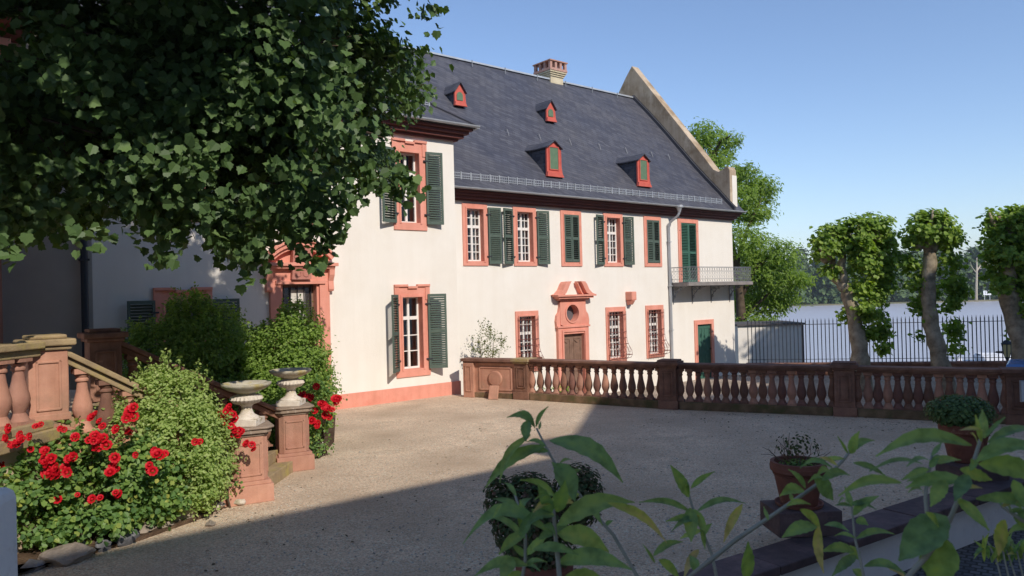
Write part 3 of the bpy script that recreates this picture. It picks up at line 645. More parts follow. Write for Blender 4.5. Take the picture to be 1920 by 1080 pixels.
# portal with broken pediment and round window
def portal_house():
    b = MB(); y0 = YM - .12
    b.box(4.86, 5.1, y0, YM + .1, -.85, 1.36); b.box(6.08, 6.3, y0, YM + .1, -.85, 1.36); b.box(4.86, 6.3, y0, YM + .1, 1.36, 1.58); b.box(4.82, 6.34, y0 - .04, YM + .02, 1.58, 1.64)
    ring(b, 5.02, 6.16, -.85, 1.5, .07, y0 - .035, y0 + .01, None, 0)
    cx, cz, r = 5.53, 2.06, .29; n = 32; X0, X1, Z0, Z1 = 4.98, 6.18, 1.64, 2.52
    for i in range(n):                                                   # panel around the oculus
        a0 = 2 * math.pi * i / n; a1 = 2 * math.pi * (i + 1) / n
        def sq(a):
            dx, dz = math.cos(a), math.sin(a); k = min(((X1 if dx > 0 else X0) - cx) / dx if abs(dx) > 1e-6 else 9, ((Z1 if dz > 0 else Z0) - cz) / dz if abs(dz) > 1e-6 else 9); return (cx + dx * k, cz + dz * k)
        b.prism([(cx + r * math.cos(a0), cz + r * math.sin(a0)), sq(a0), sq(a1), (cx + r * math.cos(a1), cz + r * math.sin(a1))], y0, YM + .2)
    for i in range(n):
        a0 = 2 * math.pi * i / n; a1 = 2 * math.pi * (i + 1) / n
        b.prism([(cx + .29 * math.cos(a0), cz + .29 * math.sin(a0)), (cx + .34 * math.cos(a0), cz + .34 * math.sin(a0)), (cx + .34 * math.cos(a1), cz + .34 * math.sin(a1)), (cx + .29 * math.cos(a1), cz + .29 * math.sin(a1))], y0 - .03, y0 + .01)
    b.prism([(4.82, 1.64), (4.985, 1.64), (4.985, 2.3), (4.93, 2.1), (4.84, 2.0), (4.80, 1.8)], y0 + .02, YM); b.prism([(6.34, 1.64), (6.175, 1.64), (6.175, 2.3), (6.23, 2.1), (6.32, 2.0), (6.36, 1.8)], y0 + .02, YM)
    b.box(4.90, 6.28, y0 - .08, YM, 2.5, 2.56); b.box(4.78, 6.42, y0 - .16, YM, 2.56, 2.63); b.box(4.70, 6.50, y0 - .22, YM, 2.63, 2.69)
    for pts, sg in (([(4.66, 2.69), (4.80, 2.73), (4.96, 2.86), (5.06, 3.04), (5.15, 3.13), (5.35, 3.14), (5.27, 3.04), (5.18, 2.88), (5.08, 2.74), (4.95, 2.69)], 1),):
        b.prism(pts, y0 - .2, YM); b.prism([(11.14 - x, z) for x, z in pts], y0 - .2, YM)
        q = [(4.95, 2.69), (5.08, 2.74), (5.18, 2.88), (5.27, 3.04), (5.35, 3.10), (5.40, 3.08), (5.33, 2.98), (5.26, 2.83), (5.16, 2.69)]
        b.prism(q, y0 - .06, YM); b.prism([(11.14 - x, z) for x, z in q], y0 - .06, YM)
    p = b.build('door_frame', coral, house)
    b = MB(); b.prism([(cx + .30 * math.cos(a), cz + .30 * math.sin(a)) for a in np.linspace(0, 2 * math.pi, 25)[:-1]], YM + .12, YM + .13); b.build('round_pane', pm('dim_glass', (.12, .12, .13), rough=.15, spec=.6), p)
    b = MB()
    for x0, x1 in ((5.1, 5.588), (5.592, 6.08)):
        b.box(x0, x1, YM + .02, YM + .06, -.75, 1.36)
        for z0, z1 in ((-.6, .1), (.35, 1.2)): ring(b, x0 + .09, x1 - .07, z0, z1, .025, YM + .005, YM + .025)
        for z, s in ((1.1, 1), (.42, -1)): b.tube([(x0 + .1 + k * .031, YM + .0, z + s * .04 * math.cos(k * .7)) for k in range(11)], .014, 5)
    b.build('door', brownwood, house)
    # vine scars beside the door
portal_house()
b = MB(); b.box(8.36, 8.62, YM - .32, YM + .01, 2.42, 2.74); b.prism([(YM - .32, 2.42), (YM, 2.42), (YM, 2.26), (YM - .2, 2.26)], 8.40, 8.56, 'x'); b.build('corbel', coral, house, bevel=.03)
# cornice, gutter
b = MB()
for y0, z0, z1 in ((-.10, 5.63, 5.69), (-.20, 5.69, 5.78), (-.30, 5.78, 5.86), (-.38, 5.86, 5.92)): b.box(.05, 15.18 - y0 * .6, YM + y0, YM - .003, z0, z1)
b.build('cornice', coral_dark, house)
b = MB(); halfpipe(.05, 15.45, .70, 5.98, .06); b.build('gutter', zinc, house)
RP = [(.74, 5.93), (.74, 5.99), (1.10, 6.36), (1.5, 6.80), (2.1, 7.42), (2.77, 8.15), (3.4, 8.88), (4.4, 10.02), (5.2, 10.90), (6.1, 11.84)]
def roofz(y): return float(np.interp(y, [q[0] for q in RP[1:]], [q[1] for q in RP[1:]]))
poly = RP + [(12.2 - y, z) for y, z in reversed(RP[:-1])]
b = MB(); b.prism(poly, -1.5, 14.78, 'x'); b.prism([q for q in RP if q[0] < 1.2] + [(1.2, 5.93)], 14.78, 15.45, 'x'); roof = b.build('roof', slate, house)
b = MB(); b.box(-1.5, 14.8, 6.0, 6.2, 11.82, 11.885); b.build('ridge_cap', zinc, roof)
hookm = pm('hook_zinc', (.26, .27, .28), rough=.6)
for px, py in ((883, 128), (945, 141), (1005, 151), (1058, 161), (1108, 172), (1155, 180)): x = L(px, py, 5.9)[0]; MB().box(x - .012, x + .012, 5.80, 5.83, 11.58, 11.84).build('roof_hook', hookm, roof)
for px, py in ((948, 243), (1008, 251), (1065, 259), (1120, 267), (1170, 273), (1218, 280), (1250, 285)):
    x, z = L(px, py, 3.05); MB().tube([(x, 3.1, roofz(3.1) - .02), (x, 2.98, roofz(3.1) + .02), (x + .02, 2.94, roofz(3.1) - .1), (x + .03, 2.9, roofz(2.9) - .02)], .012, 4).build('roof_hook', hookm, roof)
b = MB(); guard(b, .6, 14.2, 1.02, 6.26, .19, .075, .36); b.build('snow_guard', zinc, house)
# stepped gable parapet
pp = [(.95, 6.25), (.95, 7.72), (1.02, 7.86), (1.15, 7.88), (1.3, 7.78), (1.5, 7.72), (1.75, 7.85), (2.2, 8.45), (6.12, 13.38), (6.5, 12.95), (11.2, 6.9), (11.2, 6.25)]
b = MB(); b.prism(pp, 14.76, 15.22, 'x'); gp = b.build('gable_parapet', gable, house, bevel=.02)
b = MB(); b.prism([(.94, 6.2), (.94, 7.5), (1.16, 7.5), (1.16, 6.2)], 14.9, 15.235, 'x'); b.build('gable_foot', plaster, house)
b = MB()
for i in range(1, len(RP) - 1):
    (y0, z0), (y1, z1) = RP[i], RP[i + 1]
    if y1 > 1.0: b.face([(14.74, y0, z0 + .02), (14.74, y1, z1 + .02), (14.74, y1 - .06, z1 + .16), (14.74, y0 - .06, z0 + .16)]); b.prism([(y0, z0 - .01), (y1, z1 - .01), (y1 - .05, z1 + .13), (y0 - .05, z0 + .13)], 14.66, 14.75, 'x')
b.build('flashing', pm('lead_flashing', (.06, .06, .07)), house)
# chimney
ch = MB(); cx, cy = 9.72, 6.35
ch.box(cx - .36, cx + .36, cy - .4, cy + .4, 11.2, 11.98)
for k, e in enumerate((.04, .08, .12)): ch.box(cx - .36 - e, cx + .36 + e, cy - .4 - e, cy + .4 + e, 11.98 + k * .075, 11.98 + (k + 1) * .075 - .012)
chm = ch.build('chimney', chim, roof)
b = MB(); z = 12.205; b.box(cx - .5, cx + .5, cy - .54, cy + .54, z, z + .1)
for x in (-.42, -.14, .14, .42):
    for y in (-.46, -.15, .15, .46):
        if abs(x) > .4 or abs(y) > .4: b.box(cx + x - .06, cx + x + .06, cy + y - .06, cy + y + .06, z + .1, z + .38)
b.build('chimney_crown', pm('chimney_brick', (.40, .22, .17), (.50, .30, .24), .85, 6, 6), chm)
b = MB(); b.box(cx - .52, cx + .52, cy - .56, cy + .56, z + .38, z + .43); b.box(cx - .4, cx + .4, cy - .44, cy + .44, z + .43, z + .47); b.build('chimney_cap', sand_pale, chm)
# dormers
def dormer(x0, x1, yf, zb, h, gab, wz=(.2, .9), arch=False, fl=.1):
    zw = zb + h; zp = zw + gab; xm = (x0 + x1) / 2; w = x1 - x0
    yb_ = np.interp(zp + .02, [q[1] for q in RP[1:]], [q[0] for q in RP[1:]]) + .2
    d = empty('dormer'); d.parent = house
    b = MB(); b.prism([(x0, zb - .05), (x0, zw), (xm, zp - .02), (x1, zw), (x1, zb - .05)], yf, yf + .06)
    b.prism([(x0 - fl * .3, zb - fl), (x0, zb + .06), (x1, zb + .06), (x1 + fl, zb - fl)], yf - .06, yf + .05)
    b.prism([(x1, zb - fl), (x1, zw - .05), (x1 + .025, zw - .1), (x1 + .03, zb + .25), (x1 + fl, zb - fl)], yf - .01, yf + .04)
    f = b.build('dormer_front', dred, d)
    b = MB(); m = w * .2
    if arch:
        z0, z1 = zb + .12, zb + h * .62; b.prism([(x0 + m, z0), (x1 - m, z0), (x1 - m, z1)] + [(xm + (w / 2 - m) * math.cos(a), z1 + (w / 2 - m) * math.sin(a)) for a in np.linspace(.2, 2.94, 7)] + [(x0 + m, z1)], yf - .02, yf + .01)
    else: b.box(x0 + m, x1 - m, yf - .015, yf + .02, zb + .16, zw - .02)
    b.build('dormer_shutter', green3, f)
    if not arch: b = MB(); ring(b, x0 + m - .03, x1 - m + .03, zb + .13, zw + .01, .03, yf - .03, yf + .02); b.build('dormer_frame', dred, f)
    b = MB()
    for x, s in ((x0 + .015, -1), (x1 - .015, 1)): b.face([(x, yf + .05, zb - .2), (x, yb_ + .3, zb - .2), (x, yb_ + .3, zw), (x, yf + .05, zw)])
    e = .05; sl = gab / (w / 2)
    n = 7   # roof of the dormer, sweeping up into the main slope
    for sgn, xe in ((-1, x0 - e), (1, x1 + e)):
        prev = None
        for k in range(n + 1):
            q = k / n; y = yf - .09 + q * (yb_ + .55 - yf); lift = .62 * h * max(0, q - .35) ** 2
            ze = zw - e * sl * .7 + lift * (1.0); zr = zp + lift * .9
            cur = ((xm, y, zr), (xe - sgn * -.0 + sgn * .25 * max(0, q - .3), y, ze))
            if prev:
                b.face([prev[0], cur[0], cur[1], prev[1]]); b.face([(p[0], p[1], p[2] - .035) for p in (prev[1], cur[1], cur[0], prev[0])]); b.face([prev[1], cur[1], (cur[1][0], cur[1][1], cur[1][2] - .035), (prev[1][0], prev[1][1], prev[1][2] - .035)])
            prev = cur
        b.face([(xm, yf - .09, zp), (xm, yf - .09, zp - .035), (xe, yf - .09, zw - e * sl * .7 - .035), (xe, yf - .09, zw - e * sl * .7)])
    b.build('dormer_roof', slate, d)
    return d
z1_ = L(1040, 263, 1.36)[1]
for x0 in (.2, 4.80, 9.42): dormer(x0, x0 + .64, 1.36, 6.80, .92, z1_ - 6.80 - .92)
z2_ = L(1031, 187, 3.65)[1]
for x0 in (2.70, 6.95): dormer(x0, x0 + .42, 3.65, 9.36, .46, max(.25, z2_ - 9.36 - .46), arch=True, fl=.07)
# downpipe
b = MB(); x = 10.86; b.tube([(11.0, .72, 5.90), (11.0, .72, 5.70), (10.98, .76, 5.60), (10.9, 1.0, 5.42), (x, YM - .08, 5.28), (x, YM - .08, -.85)], .052, 10)
b.lathe([(.05, 0), (.10, .16), (.14, .2), (.14, .28), (.12, .28)], 8, (11.0, .70, 5.72))
for z in (4.6, 2.9, 1.2): b.box(x - .07, x + .07, YM - .15, YM, z, z + .03)
b.build('downpipe', zinc, house, auto=40)
# balcony
bal = empty('balcony'); bal.parent = house; bx0, bx1, bo = 10.98, 15.3, .82; y0 = YM - bo
MB().box(bx0, bx1, y0, YM - .002, 2.92, 3.0).box(bx0, bx1, y0 - .03, y0 + .03, 2.90, 3.03).box(bx0 - .02, bx0 + .03, y0, YM - .003, 2.89, 3.02).box(bx1 - .03, bx1 + .02, y0, YM - .003, 2.89, 3.02).build('balcony_slab', pm('balcony_stone', (.20, .18, .17), (.28, .25, .23)), bal)
def rail_panel(b, P, Q):
    P = Vector(P); Q = Vector(Q); d = Q - P; n = max(1, round(d.length / .155)); hh = .62
    for z, r in ((.03, .008), (.16, .006), (.46, .006), (hh, .013)): b.tube([P + Vector((0, 0, z)), Q + Vector((0, 0, z))], r, 4)
    u = d.normalized()
    for k in range(n + 1):
        p = P + d * (k / n); b.tube([p, p + Vector((0, 0, hh))], .007, 4)
        if k < n:
            c = p + u * (d.length / n / 2)
            for zc_, rr in ((.54, .062), (.095, .055)): b.tube([c + u * rr * math.cos(a) + Vector((0, 0, zc_ + rr * math.sin(a))) for a in np.linspace(0, 6.28, 9)], .005, 4)
            b.tube([c + u * .045 * math.sin(q * 6.28) + Vector((0, 0, .17 + .29 * q)) for q in np.linspace(0, 1, 8)], .005, 4)
            b.tube([c - u * .045 * math.sin(q * 6.28) + Vector((0, 0, .17 + .29 * q)) for q in np.linspace(0, 1, 8)], .005, 4)
b = MB(); rail_panel(b, (bx0 + .03, y0 + .03, 3.0), (bx1 - .03, y0 + .03, 3.0)); rail_panel(b, (bx0 + .03, y0 + .03, 3.0), (bx0 + .03, YM, 3.0)); rail_panel(b, (bx1 - .03, y0 + .03, 3.0), (bx1 - .03, YM, 3.0))
b.build('balcony_railing', ziron, bal)
for x in (11.1, 12.3, 13.55, 14.85):
    b = MB(); b.box(x - .015, x + .015, YM - .03, YM, 2.2, 2.9); b.box(x - .015, x + .015, y0 + .1, YM, 2.87, 2.9)
    pts = [(x, YM - .62 * (1 - math.cos(q * 1.57)) - .02, 2.25 + .6 * math.sin(q * 1.57)) for q in np.linspace(0, 1, 10)]; b.tube(pts, .016, 5)
    for cy_, cz_, r_ in ((YM - .17, 2.72, .12), (YM - .40, 2.80, .07), (YM - .08, 2.48, .06)):
        b.tube([(x, cy_ + r_ * (1 - a / 14) * math.cos(a), cz_ + r_ * (1 - a / 14) * math.sin(a)) for a in np.linspace(0, 9, 22)], .011, 4)
    b.build('bracket', ziron, bal)

# ---------------------------------------------------------------- shaded house at the left
lh = empty('shaded_house', M=HM); tag(lh, 'dark shaded house wall at the left edge with a red cornice', 'building')
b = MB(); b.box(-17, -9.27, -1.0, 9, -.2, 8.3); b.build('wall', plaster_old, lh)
b = MB(); b.tube([(-9.42, -1.09, 8.2), (-9.42, -1.09, -.1)], .065, 10)
for z in (1.5, 3.6, 5.7): b.box(-9.5, -9.34, -1.17, -1.0, z, z + .04)
b.build('downpipe', pm('dark_zinc', (.045, .05, .06), rough=.6), lh, auto=40)
rf = MB(); rf.prism([(-1.5, 8.2), (-1.5, 8.3), (4, 13.5), (9.5, 8.3), (9.5, 8.2)], -17, -8.8, 'x'); rf.build('roof', slate, lh)
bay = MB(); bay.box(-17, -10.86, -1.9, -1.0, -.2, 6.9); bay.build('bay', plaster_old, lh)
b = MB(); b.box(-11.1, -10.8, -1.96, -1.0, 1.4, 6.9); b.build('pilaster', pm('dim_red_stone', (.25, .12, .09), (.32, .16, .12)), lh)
xb = L(20, 90, -2.1)[0]; zb = L(10, 88, -2.1)[1]
b = MB(); b.box(-17, xb - .12, -2.0, -1.0, zb - .75, zb - .35); b.box(-17, xb - .06, -2.08, -1.0, zb - .20, zb - .09); b.box(-17, xb, -2.16, -1.0, zb - .07, zb + .14); b.box(-17, xb - .15, -2.05, -1.0, zb + .14, zb + .5)
b.build('cornice', coral, lh, bevel=.012)
b = MB(); b.box(-17, xb + .35, -2.5, -1.0, zb + .42, zb + .5); b.build('eave_board', coral_dark, lh); b = MB(); b.box(-17, xb + .42, -2.56, -2.44, zb + .44, zb + .52); b.build('gutter', zinc, lh)

# ---------------------------------------------------------------- houses behind the camera (their roofs throw the court's shadow)
def hip_house(name, label):
    h_ = 16.7; k = math.tan(SUN_EL)
    def cast(gx, gy, z): return Vector((gx + math.sin(SUN_AZ) * z / k, gy - math.cos(SUN_AZ) * z / k, z))
    E_ = cast(-.19, 13.5, 10.0); Rr = cast(2.3, 20.3, 16.7)
    al = (Rr - E_).dot(UX); pn = -(Rr - E_).dot(UY); pn = max(3.5, pn); al = max(3.5, al)
    M = T(E_ - Vector((0, 0, 10))) @ RZ(TH); t = empty(name, M=M); Lx, Ly = 40, pn * 2
    b = MB(); b.box(.95, Lx, -Ly + .95, -.95, -1, 9.9); b.build('wall', plaster, t)
    r1 = [(0, 0), (Lx, 0), (Lx, -Ly), (0, -Ly)]; b = MB()
    rr = [[(q[0] + o if q[0] < 1 else q[0] - o, q[1] - o if q[1] > -1 else q[1] + o, z) for q in r1] for o, z in ((0, 9.9), (0, 10.0), (1.2, 10.65))]
    top = [(al, -pn + .01, 16.7), (Lx - al, -pn + .01, 16.7), (Lx - al, -pn - .01, 16.7), (al, -pn - .01, 16.7)]; rr.append(top)
    b.face(list(reversed(rr[0])))
    for p, q in zip(rr, rr[1:]):
        for i in range(4): j = (i + 1) % 4; b.face([p[i], p[j], q[j], q[i]])
    b.face(top); b.build('roof', slate, t)
    for i in range(5):
        for z in (1.2, 4.6, 7.4): bb = MB(); bb.box(3 + i * 4, 4.1 + i * 4, -.98, -.93, z, z + 1.9); bb.build('window', pm('w', (.05, .05, .06), rough=.2) if 'w' not in bpy.data.materials else bpy.data.materials['w'], t)
    tag(t, label, 'building')
    A_ = cast(-3.67, 9.17, 13.0); Cc = cast(-.09, 12.0, 13.0); th2 = math.atan2(Cc.y - A_.y, Cc.x - A_.x)
    D_ = cast(1.38, 12.9, 13.0)
    t2 = empty('ridged_house', M=T((A_.x, A_.y, 0)) @ RZ(th2)); L2 = (D_ - A_).length + 2.5
    b = MB(); b.box(-30, L2, -8, 3.6, -1, 8.4); b.build('wall', plaster, t2)
    b = MB(); b.prism([(4.3, 8.3), (4.3, 8.45), (0, 13.0), (-8.6, 8.45), (-8.6, 8.3)], -30.4, L2 + .2, 'x'); b.build('roof', slate, t2)
    tag(t2, 'plain three storey house opposite the wing, behind the viewpoint', 'building')
hip_house('hipped_house', 'tall house with a hipped slate roof right of the courtyard')

# ================================================================== GARDEN STONEWORK
BPROF = [(.088, 0), (.088, .03), (.095, .035), (.078, .075), (.056, .125), (.066, .155), (.092, .22), (.099, .27), (.094, .32), (.076, .40), (.058, .49), (.050, .57), (.050, .585), (.066, .60), (.066, .62), (.054, .64), (.072, .675), (.084, .69), (.084, .75)]
def baluster_mesh(mat, h=.75, nm_='baluster', sc=1.0):
    b = MB(); k = h / .75; b.lathe([(r * sc, z * k) for r, z in BPROF if .031 < z < .69], 14)
    q = .086 * sc; b.box(-q - .008, q + .008, -q - .008, q + .008, 0, .035 * k); b.box(-q, q, -q, q, .688 * k, h)
    me = b.mesh(nm_, mat, True); me.set_sharp_from_angle(angle=R(35)); return me
bal_a = [baluster_mesh(m) for m in (sand, sand_pale, pm('dark_red_baluster_stone', (.17, .082, .062), (.25, .12, .092), .9, 4, 8, .4, 45))]
def frame_on(P, Q):
    d = (Q - P); a = math.atan2(d.y, d.x); return T(P) @ RZ(a), d.length
def pedestal(b, x0, x1, yd, h, cap=.0, plinth=.20):
    b.box(x0 - .03, x1 + .03, -yd - .03, yd + .03, 0, plinth); b.box(x0, x1, -yd, yd, plinth, h - .12)
def pedcap(b, x0, x1, yd, h, top=0.0):
    b.box(x0 - .03, x1 + .03, -yd - .03, yd + .03, h - .13, h - .08); b.box(x0 - .07, x1 + .07, -yd - .07, yd + .07, h - .08, h)
    if top: b.box(x0 - .03, x1 + .03, -yd - .03, yd + .03, h, h + top)
def raised(b, x0, x1, y, z0, z1, w=.035, d=.018):
    b.box(x0, x0 + w, y - d, y, z0, z1); b.box(x1 - w, x1, y - d, y, z0, z1); b.box(x0, x1, y - d, y, z0, z0 + w); b.box(x0, x1, y - d, y, z1 - w, z1)
gb = empty('garden_balustrade', loc=(0, 0, 0)); tag(gb, 'long red sandstone balustrade across the far side of the gravel courtyard', 'balustrade')
PT = [Vector((.26, 19.62, 0)), Vector((3.62, 17.42, 0)), Vector((7.0, 15.85, 0)), Vector((9.75, 14.42, 0)), Vector((12.6, 13.2, 0))]
for i, p in enumerate(PT):
    q = PT[min(i + 1, len(PT) - 1)]; pv = PT[max(i - 1, 0)]
    M, _ = frame_on(Vector(p), Vector(p) + (q - pv)); w = .2 if i < 3 else .25; h = 1.07 + (.03 if i in (1, 2) else .0)
    b = MB(); pedestal(b, -w, w, .18, h - .0, plinth=.2); raised(b, -w + .07, w - .07, -.18, .30, h - .22); b.prism([(-w + .13, .36), (w - .13, .36), (w - .13, h - .28), (-w + .13, h - .28)], -.195, -.181)
    pd = b.build('pedestal', sand, gb, bevel=.008, M=M)
    b = MB(); pedcap(b, -w, w, .18, h, .04 if i in (1, 2) else 0); b.build('pedestal_cap', [lichen if i == 0 else sand], pd, bevel=.01)
for i, (p, q) in enumerate(zip(PT, PT[1:])):
    M, Ld = frame_on(p, q); a = .24; n = [15, 16, 14, 14][i]; q_ = (.205 / .2)
    MB().box(a, Ld - a, -.17, .17, 0, .18).build('plinth', mossy, gb, bevel=.01, M=M)
    MB().box(a, Ld - a, -.13, .13, .93, .965).box(a, Ld - a, -.165, .165, .965, 1.0).box(a, Ld - a, -.19, .19, 1.0, 1.055).build('handrail', sand, gb, bevel=.008, M=M)
    for k in range(n + 1):
        x = a + .02 + (Ld - 2 * a - .04) * k / n if 0 < k < n else (a + .0 if k == 0 else Ld - a)
        link('baluster', bal_a[(k * 7 + i * 3 + (k // 3)) % 3 if i else (k * 5 + 1) % 3 if k < 11 else 0], gb, M @ T((x, 0, .18)) @ RZ(0))
P0 = Vector((-1.28, 20.42, 0)); M, Ld = frame_on(P0, PT[0]); a = Ld - .24
b = MB(); b.box(0, a, -.10, .12, 0, .93); b.box(-.02, .30, -.20, .12, 0, .93); raised(b, .05, .24, -.20, .16, .86, .03); raised(b, .42, a - .06, -.10, .2, .84, .05, .02)
b.M = T((.42 + (a - .48) / 2, -.10, .52)) @ Matrix.Rotation(R(90), 4, 'X'); b.lathe([(.21, 0), (.21, .03), (.18, .045), (.02, .045)], 28); b.M = None
b.build('panel_wall', sand_pale, gb, bevel=.008, M=M)
MB().box(.28, a, -.15, .16, 0, .14).build('plinth', mossy, gb, bevel=.01, M=M)
MB().box(-.04, a, -.17, .15, .93, .97).box(-.08, a, -.22, .19, .97, 1.05).build('handrail', sand, gb, bevel=.01, M=M)
M2, _ = frame_on(P0, PT[0])
b = MB(); b.M = M2 @ T((.98, -.36, 0)) @ RZ(.2) @ Matrix.Rotation(R(-24), 4, 'X'); b.box(-.13, .13, -.025, .035, 0, .38); b.M = None
tag(b.build('stone_slab', sand_pale, bevel=.012), 'flat pale stone slab leaning against the balustrade panel with a disc', 'slab')

# ---- staircase with two balustrades
ZL = 1.42
P1 = Vector((-3.74, 10.42, 0)); P2 = Vector((-3.67, 12.26, 0)); N1 = Vector((-5.52, 8.80, 0)); N2 = Vector((-5.78, 10.52, 0))
st = empty('stone_staircase', loc=(0, 0, 0)); tag(st, 'sandstone staircase rising left between two sloping balustrades', 'staircase')
b = MB(); nS = 8
for i in range(nS):
    f = i / nS; f2 = (i + 1) / nS; z = ZL * (i + 1) / nS
    a_, b_, c_, d_ = P1.lerp(N1, f), P2.lerp(N2, f), P2.lerp(N2, 1.0), P1.lerp(N1, 1.0)
    b.prism([(a_.x + .1, a_.y + .15), (b_.x + .1, b_.y - .0), (c_.x, c_.y), (d_.x, d_.y)], z - ZL / nS if i else -.02, z - .001 * i, 'z')
b.build('steps', lichen, st, bevel=.01)
EX = Vector((-5.78, 6.2, 0))
MB().prism([(N1.x + .1, N1.y + .1), (N2.x, N2.y), (-6.9, 12.2), (-12, 8), (-12, 5), (EX.x, EX.y)], 0, ZL - .02, 'z').build('landing', plaster_beige, st)
b = MB()
M, Ld = frame_on(N1, P1); 
b.prism([(0, 0), (Ld, 0), (Ld, .12), (Ld - .1, .2), (0, ZL + .02)], -.14, .14); b.build('stringer_wall', sand_pale, st, M=M)
MB().prism([(-.05, ZL + .02), (Ld - .15, .24), (Ld - .15, .14), (-.05, ZL - .10)], -.19, .19).build('stringer_coping', sand_pale, st, M=M, bevel=.01)
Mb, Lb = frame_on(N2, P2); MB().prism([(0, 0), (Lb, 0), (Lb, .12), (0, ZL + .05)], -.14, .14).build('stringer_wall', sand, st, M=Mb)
Me, Le = frame_on(EX, N1)
MB().box(-.3, Le + .12, -.22, .1, ZL - .22, ZL - .08).box(-.3, Le + .08, -.17, .1, ZL - .08, ZL + .02).build('ledge', lichen, st, M=Me, bevel=.015)
bal_s = [baluster_mesh(m, .66, 'baluster', 1.15) for m in (sand_pale, sand)]
def ped_octo(parent, c, rz, h=1.03, mat=sand_pale):
    M = T(c) @ RZ(rz); w = .235
    b = MB(); b.box(-w - .06, w + .06, -w - .06, w + .06, 0, .24); b.box(-w - .03, w + .03, -w - .03, w + .03, .24, .29)
    k = w * .72; b.prism([(-w, -k), (-k, -w), (k, -w), (w, -k), (w, k), (k, w), (-k, w), (-w, k)], .29, h - .13, 'z')
    raised(b, -k + .02, k - .02, -w, .36, h - .22, .03, .014)
    b.M = RZ(R(90)); raised(b, -k + .02, k - .02, -w, .36, h - .22, .03, .014); b.M = None
    p = b.build('pedestal', mat, parent, bevel=.012, M=M)
    b = MB(); e = .05
    for o, z0, z1 in ((.02, h - .13, h - .09), (.06, h - .09, h - .03), (.09, h - .03, h)):
        W_ = w + o; K = W_ * .72; b.prism([(-W_, -K), (-K, -W_), (K, -W_), (W_, -K), (W_, K), (K, W_), (-K, W_), (-W_, K)], z0, z1, 'z')
    b.build('pedestal_cap', pm('cap_' + str(len(bpy.data.materials)), (.24, .18, .13), (.34, .26, .20), .9, 5, 8, .4, 50, c3=(.62, .55, .46), s3=3, t3=(.60, .68)), p, bevel=.012)
    return p
def stair_balustrade(N, P, name, label, mats, extra=None):
    t = empty(name, loc=(0, 0, 0)); tag(t, label, 'balustrade', 'stair balustrades')
    M, Ld = frame_on(N, P); sl = (ZL + .02 - .24) / Ld
    zt = lambda x: ZL + .04 - sl * x
    hz0, hz1 = ZL + .86, .90
    rz = lambda x: hz0 + (hz1 - hz0) * x / (Ld - .2)
    b = MB(); b.prism([(.12, rz(.12)), (Ld - .2, rz(Ld - .2)), (Ld - .2, rz(Ld - .2) - .09), (.12, rz(.12) - .09)], -.11, .11)
    b.prism([(.12, rz(.12) + .075), (Ld - .18, rz(Ld - .2) + .075), (Ld - .18, rz(Ld - .2)), (.12, rz(.12))], -.17, .17)
    b.build('handrail', mats[1], t, M=M, bevel=.014)
    n = 7
    for k in range(n):
        x = .38 + (Ld - .85) * k / (n - 1); z0 = zt(x) - .04; h = rz(x) - .05 - z0
        o = link('baluster', bal_s[k % 2] if mats[0] is sand_pale else bal_s[1], t, M @ T((x, 0, z0)) @ Matrix.Diagonal((1, 1, h / .66, 1)))
    b = MB(); b.box(-.2, .2, -.18, .18, ZL, ZL + .82); raised(b, -.13, .13, -.18, ZL + .12, ZL + .7, .03); b.box(-.22, .22, -.2, .2, ZL, ZL + .08)
    b.M = RZ(R(90)); raised(b, -.12, .12, -.2, ZL + .12, ZL + .7, .03); b.M = None
    p = b.build('newel_post', mats[0], t, M=M, bevel=.01)
    b = MB(); b.box(-.24, .24, -.22, .22, ZL + .82, ZL + .87); b.box(-.28, .28, -.26, .26, ZL + .87, ZL + .95); b.box(-.2, .2, -.18, .18, ZL + .95, ZL + 1.0); b.build('newel_cap', mats[1], p, bevel=.02)
    ped_octo(t, P, TH - R(12), mat=sand_pale)
    if extra is not None:
        M3, L3 = frame_on(extra, N)
        MB().box(-.3, L3 - .2, -.11, .11, ZL + .76, ZL + .85).box(-.3, L3 - .2, -.17, .17, ZL + .85, ZL + .93).build('handrail', mats[1], t, M=M3, bevel=.014)
        for k in range(8): link('baluster', bal_s[0], t, M3 @ T((L3 - .42 - k * .27, 0, ZL + .02)) @ Matrix.Diagonal((1, 1, .76 / .66, 1)))
        b = MB(); b.box(L3 - .52, L3 - .22, -.02, .14, ZL + .02, ZL + .76) if False else None
    return t
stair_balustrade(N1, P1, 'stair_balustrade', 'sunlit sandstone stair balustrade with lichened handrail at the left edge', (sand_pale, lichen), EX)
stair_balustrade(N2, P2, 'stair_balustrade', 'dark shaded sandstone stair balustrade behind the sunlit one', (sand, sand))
def urn(c, label, k=1.0):
    t = empty('stone_urn', loc=c); tag(t, label, 'urn', 'stone urns on the stair pedestals'); 
    b = MB(); b.box(-.19, .19, -.19, .19, 0, .09); b.lathe([(.18, .09), (.17, .11), (.10, .15), (.075, .21), (.07, .26), (.10, .29)], 24); b.build('foot', urnm, t, auto=50, bevel=.008)
    b = MB(); b.lathe([(.07, .28), (.17, .31), (.215, .36), (.20, .40), (.13, .425), (.11, .44)], 48, flute=.045, fz=(.30, .41)); b.build('gadrooned_bowl', urnm, t, auto=50)
    b = MB(); b.lathe([(.10, .43), (.16, .46), (.26, .50), (.325, .545), (.34, .57), (.335, .585), (.30, .585), (.24, .545), (.10, .52), (.01, .51)], 40); b.build('dish', pm('urn_dish_stone_' + str(len(bpy.data.materials)), (.42, .38, .29), (.60, .55, .44), .9, 8, 9, .5, 60, c3=(.46, .38, .17), s3=4, t3=(.5, .62)), t, auto=50)
    return t
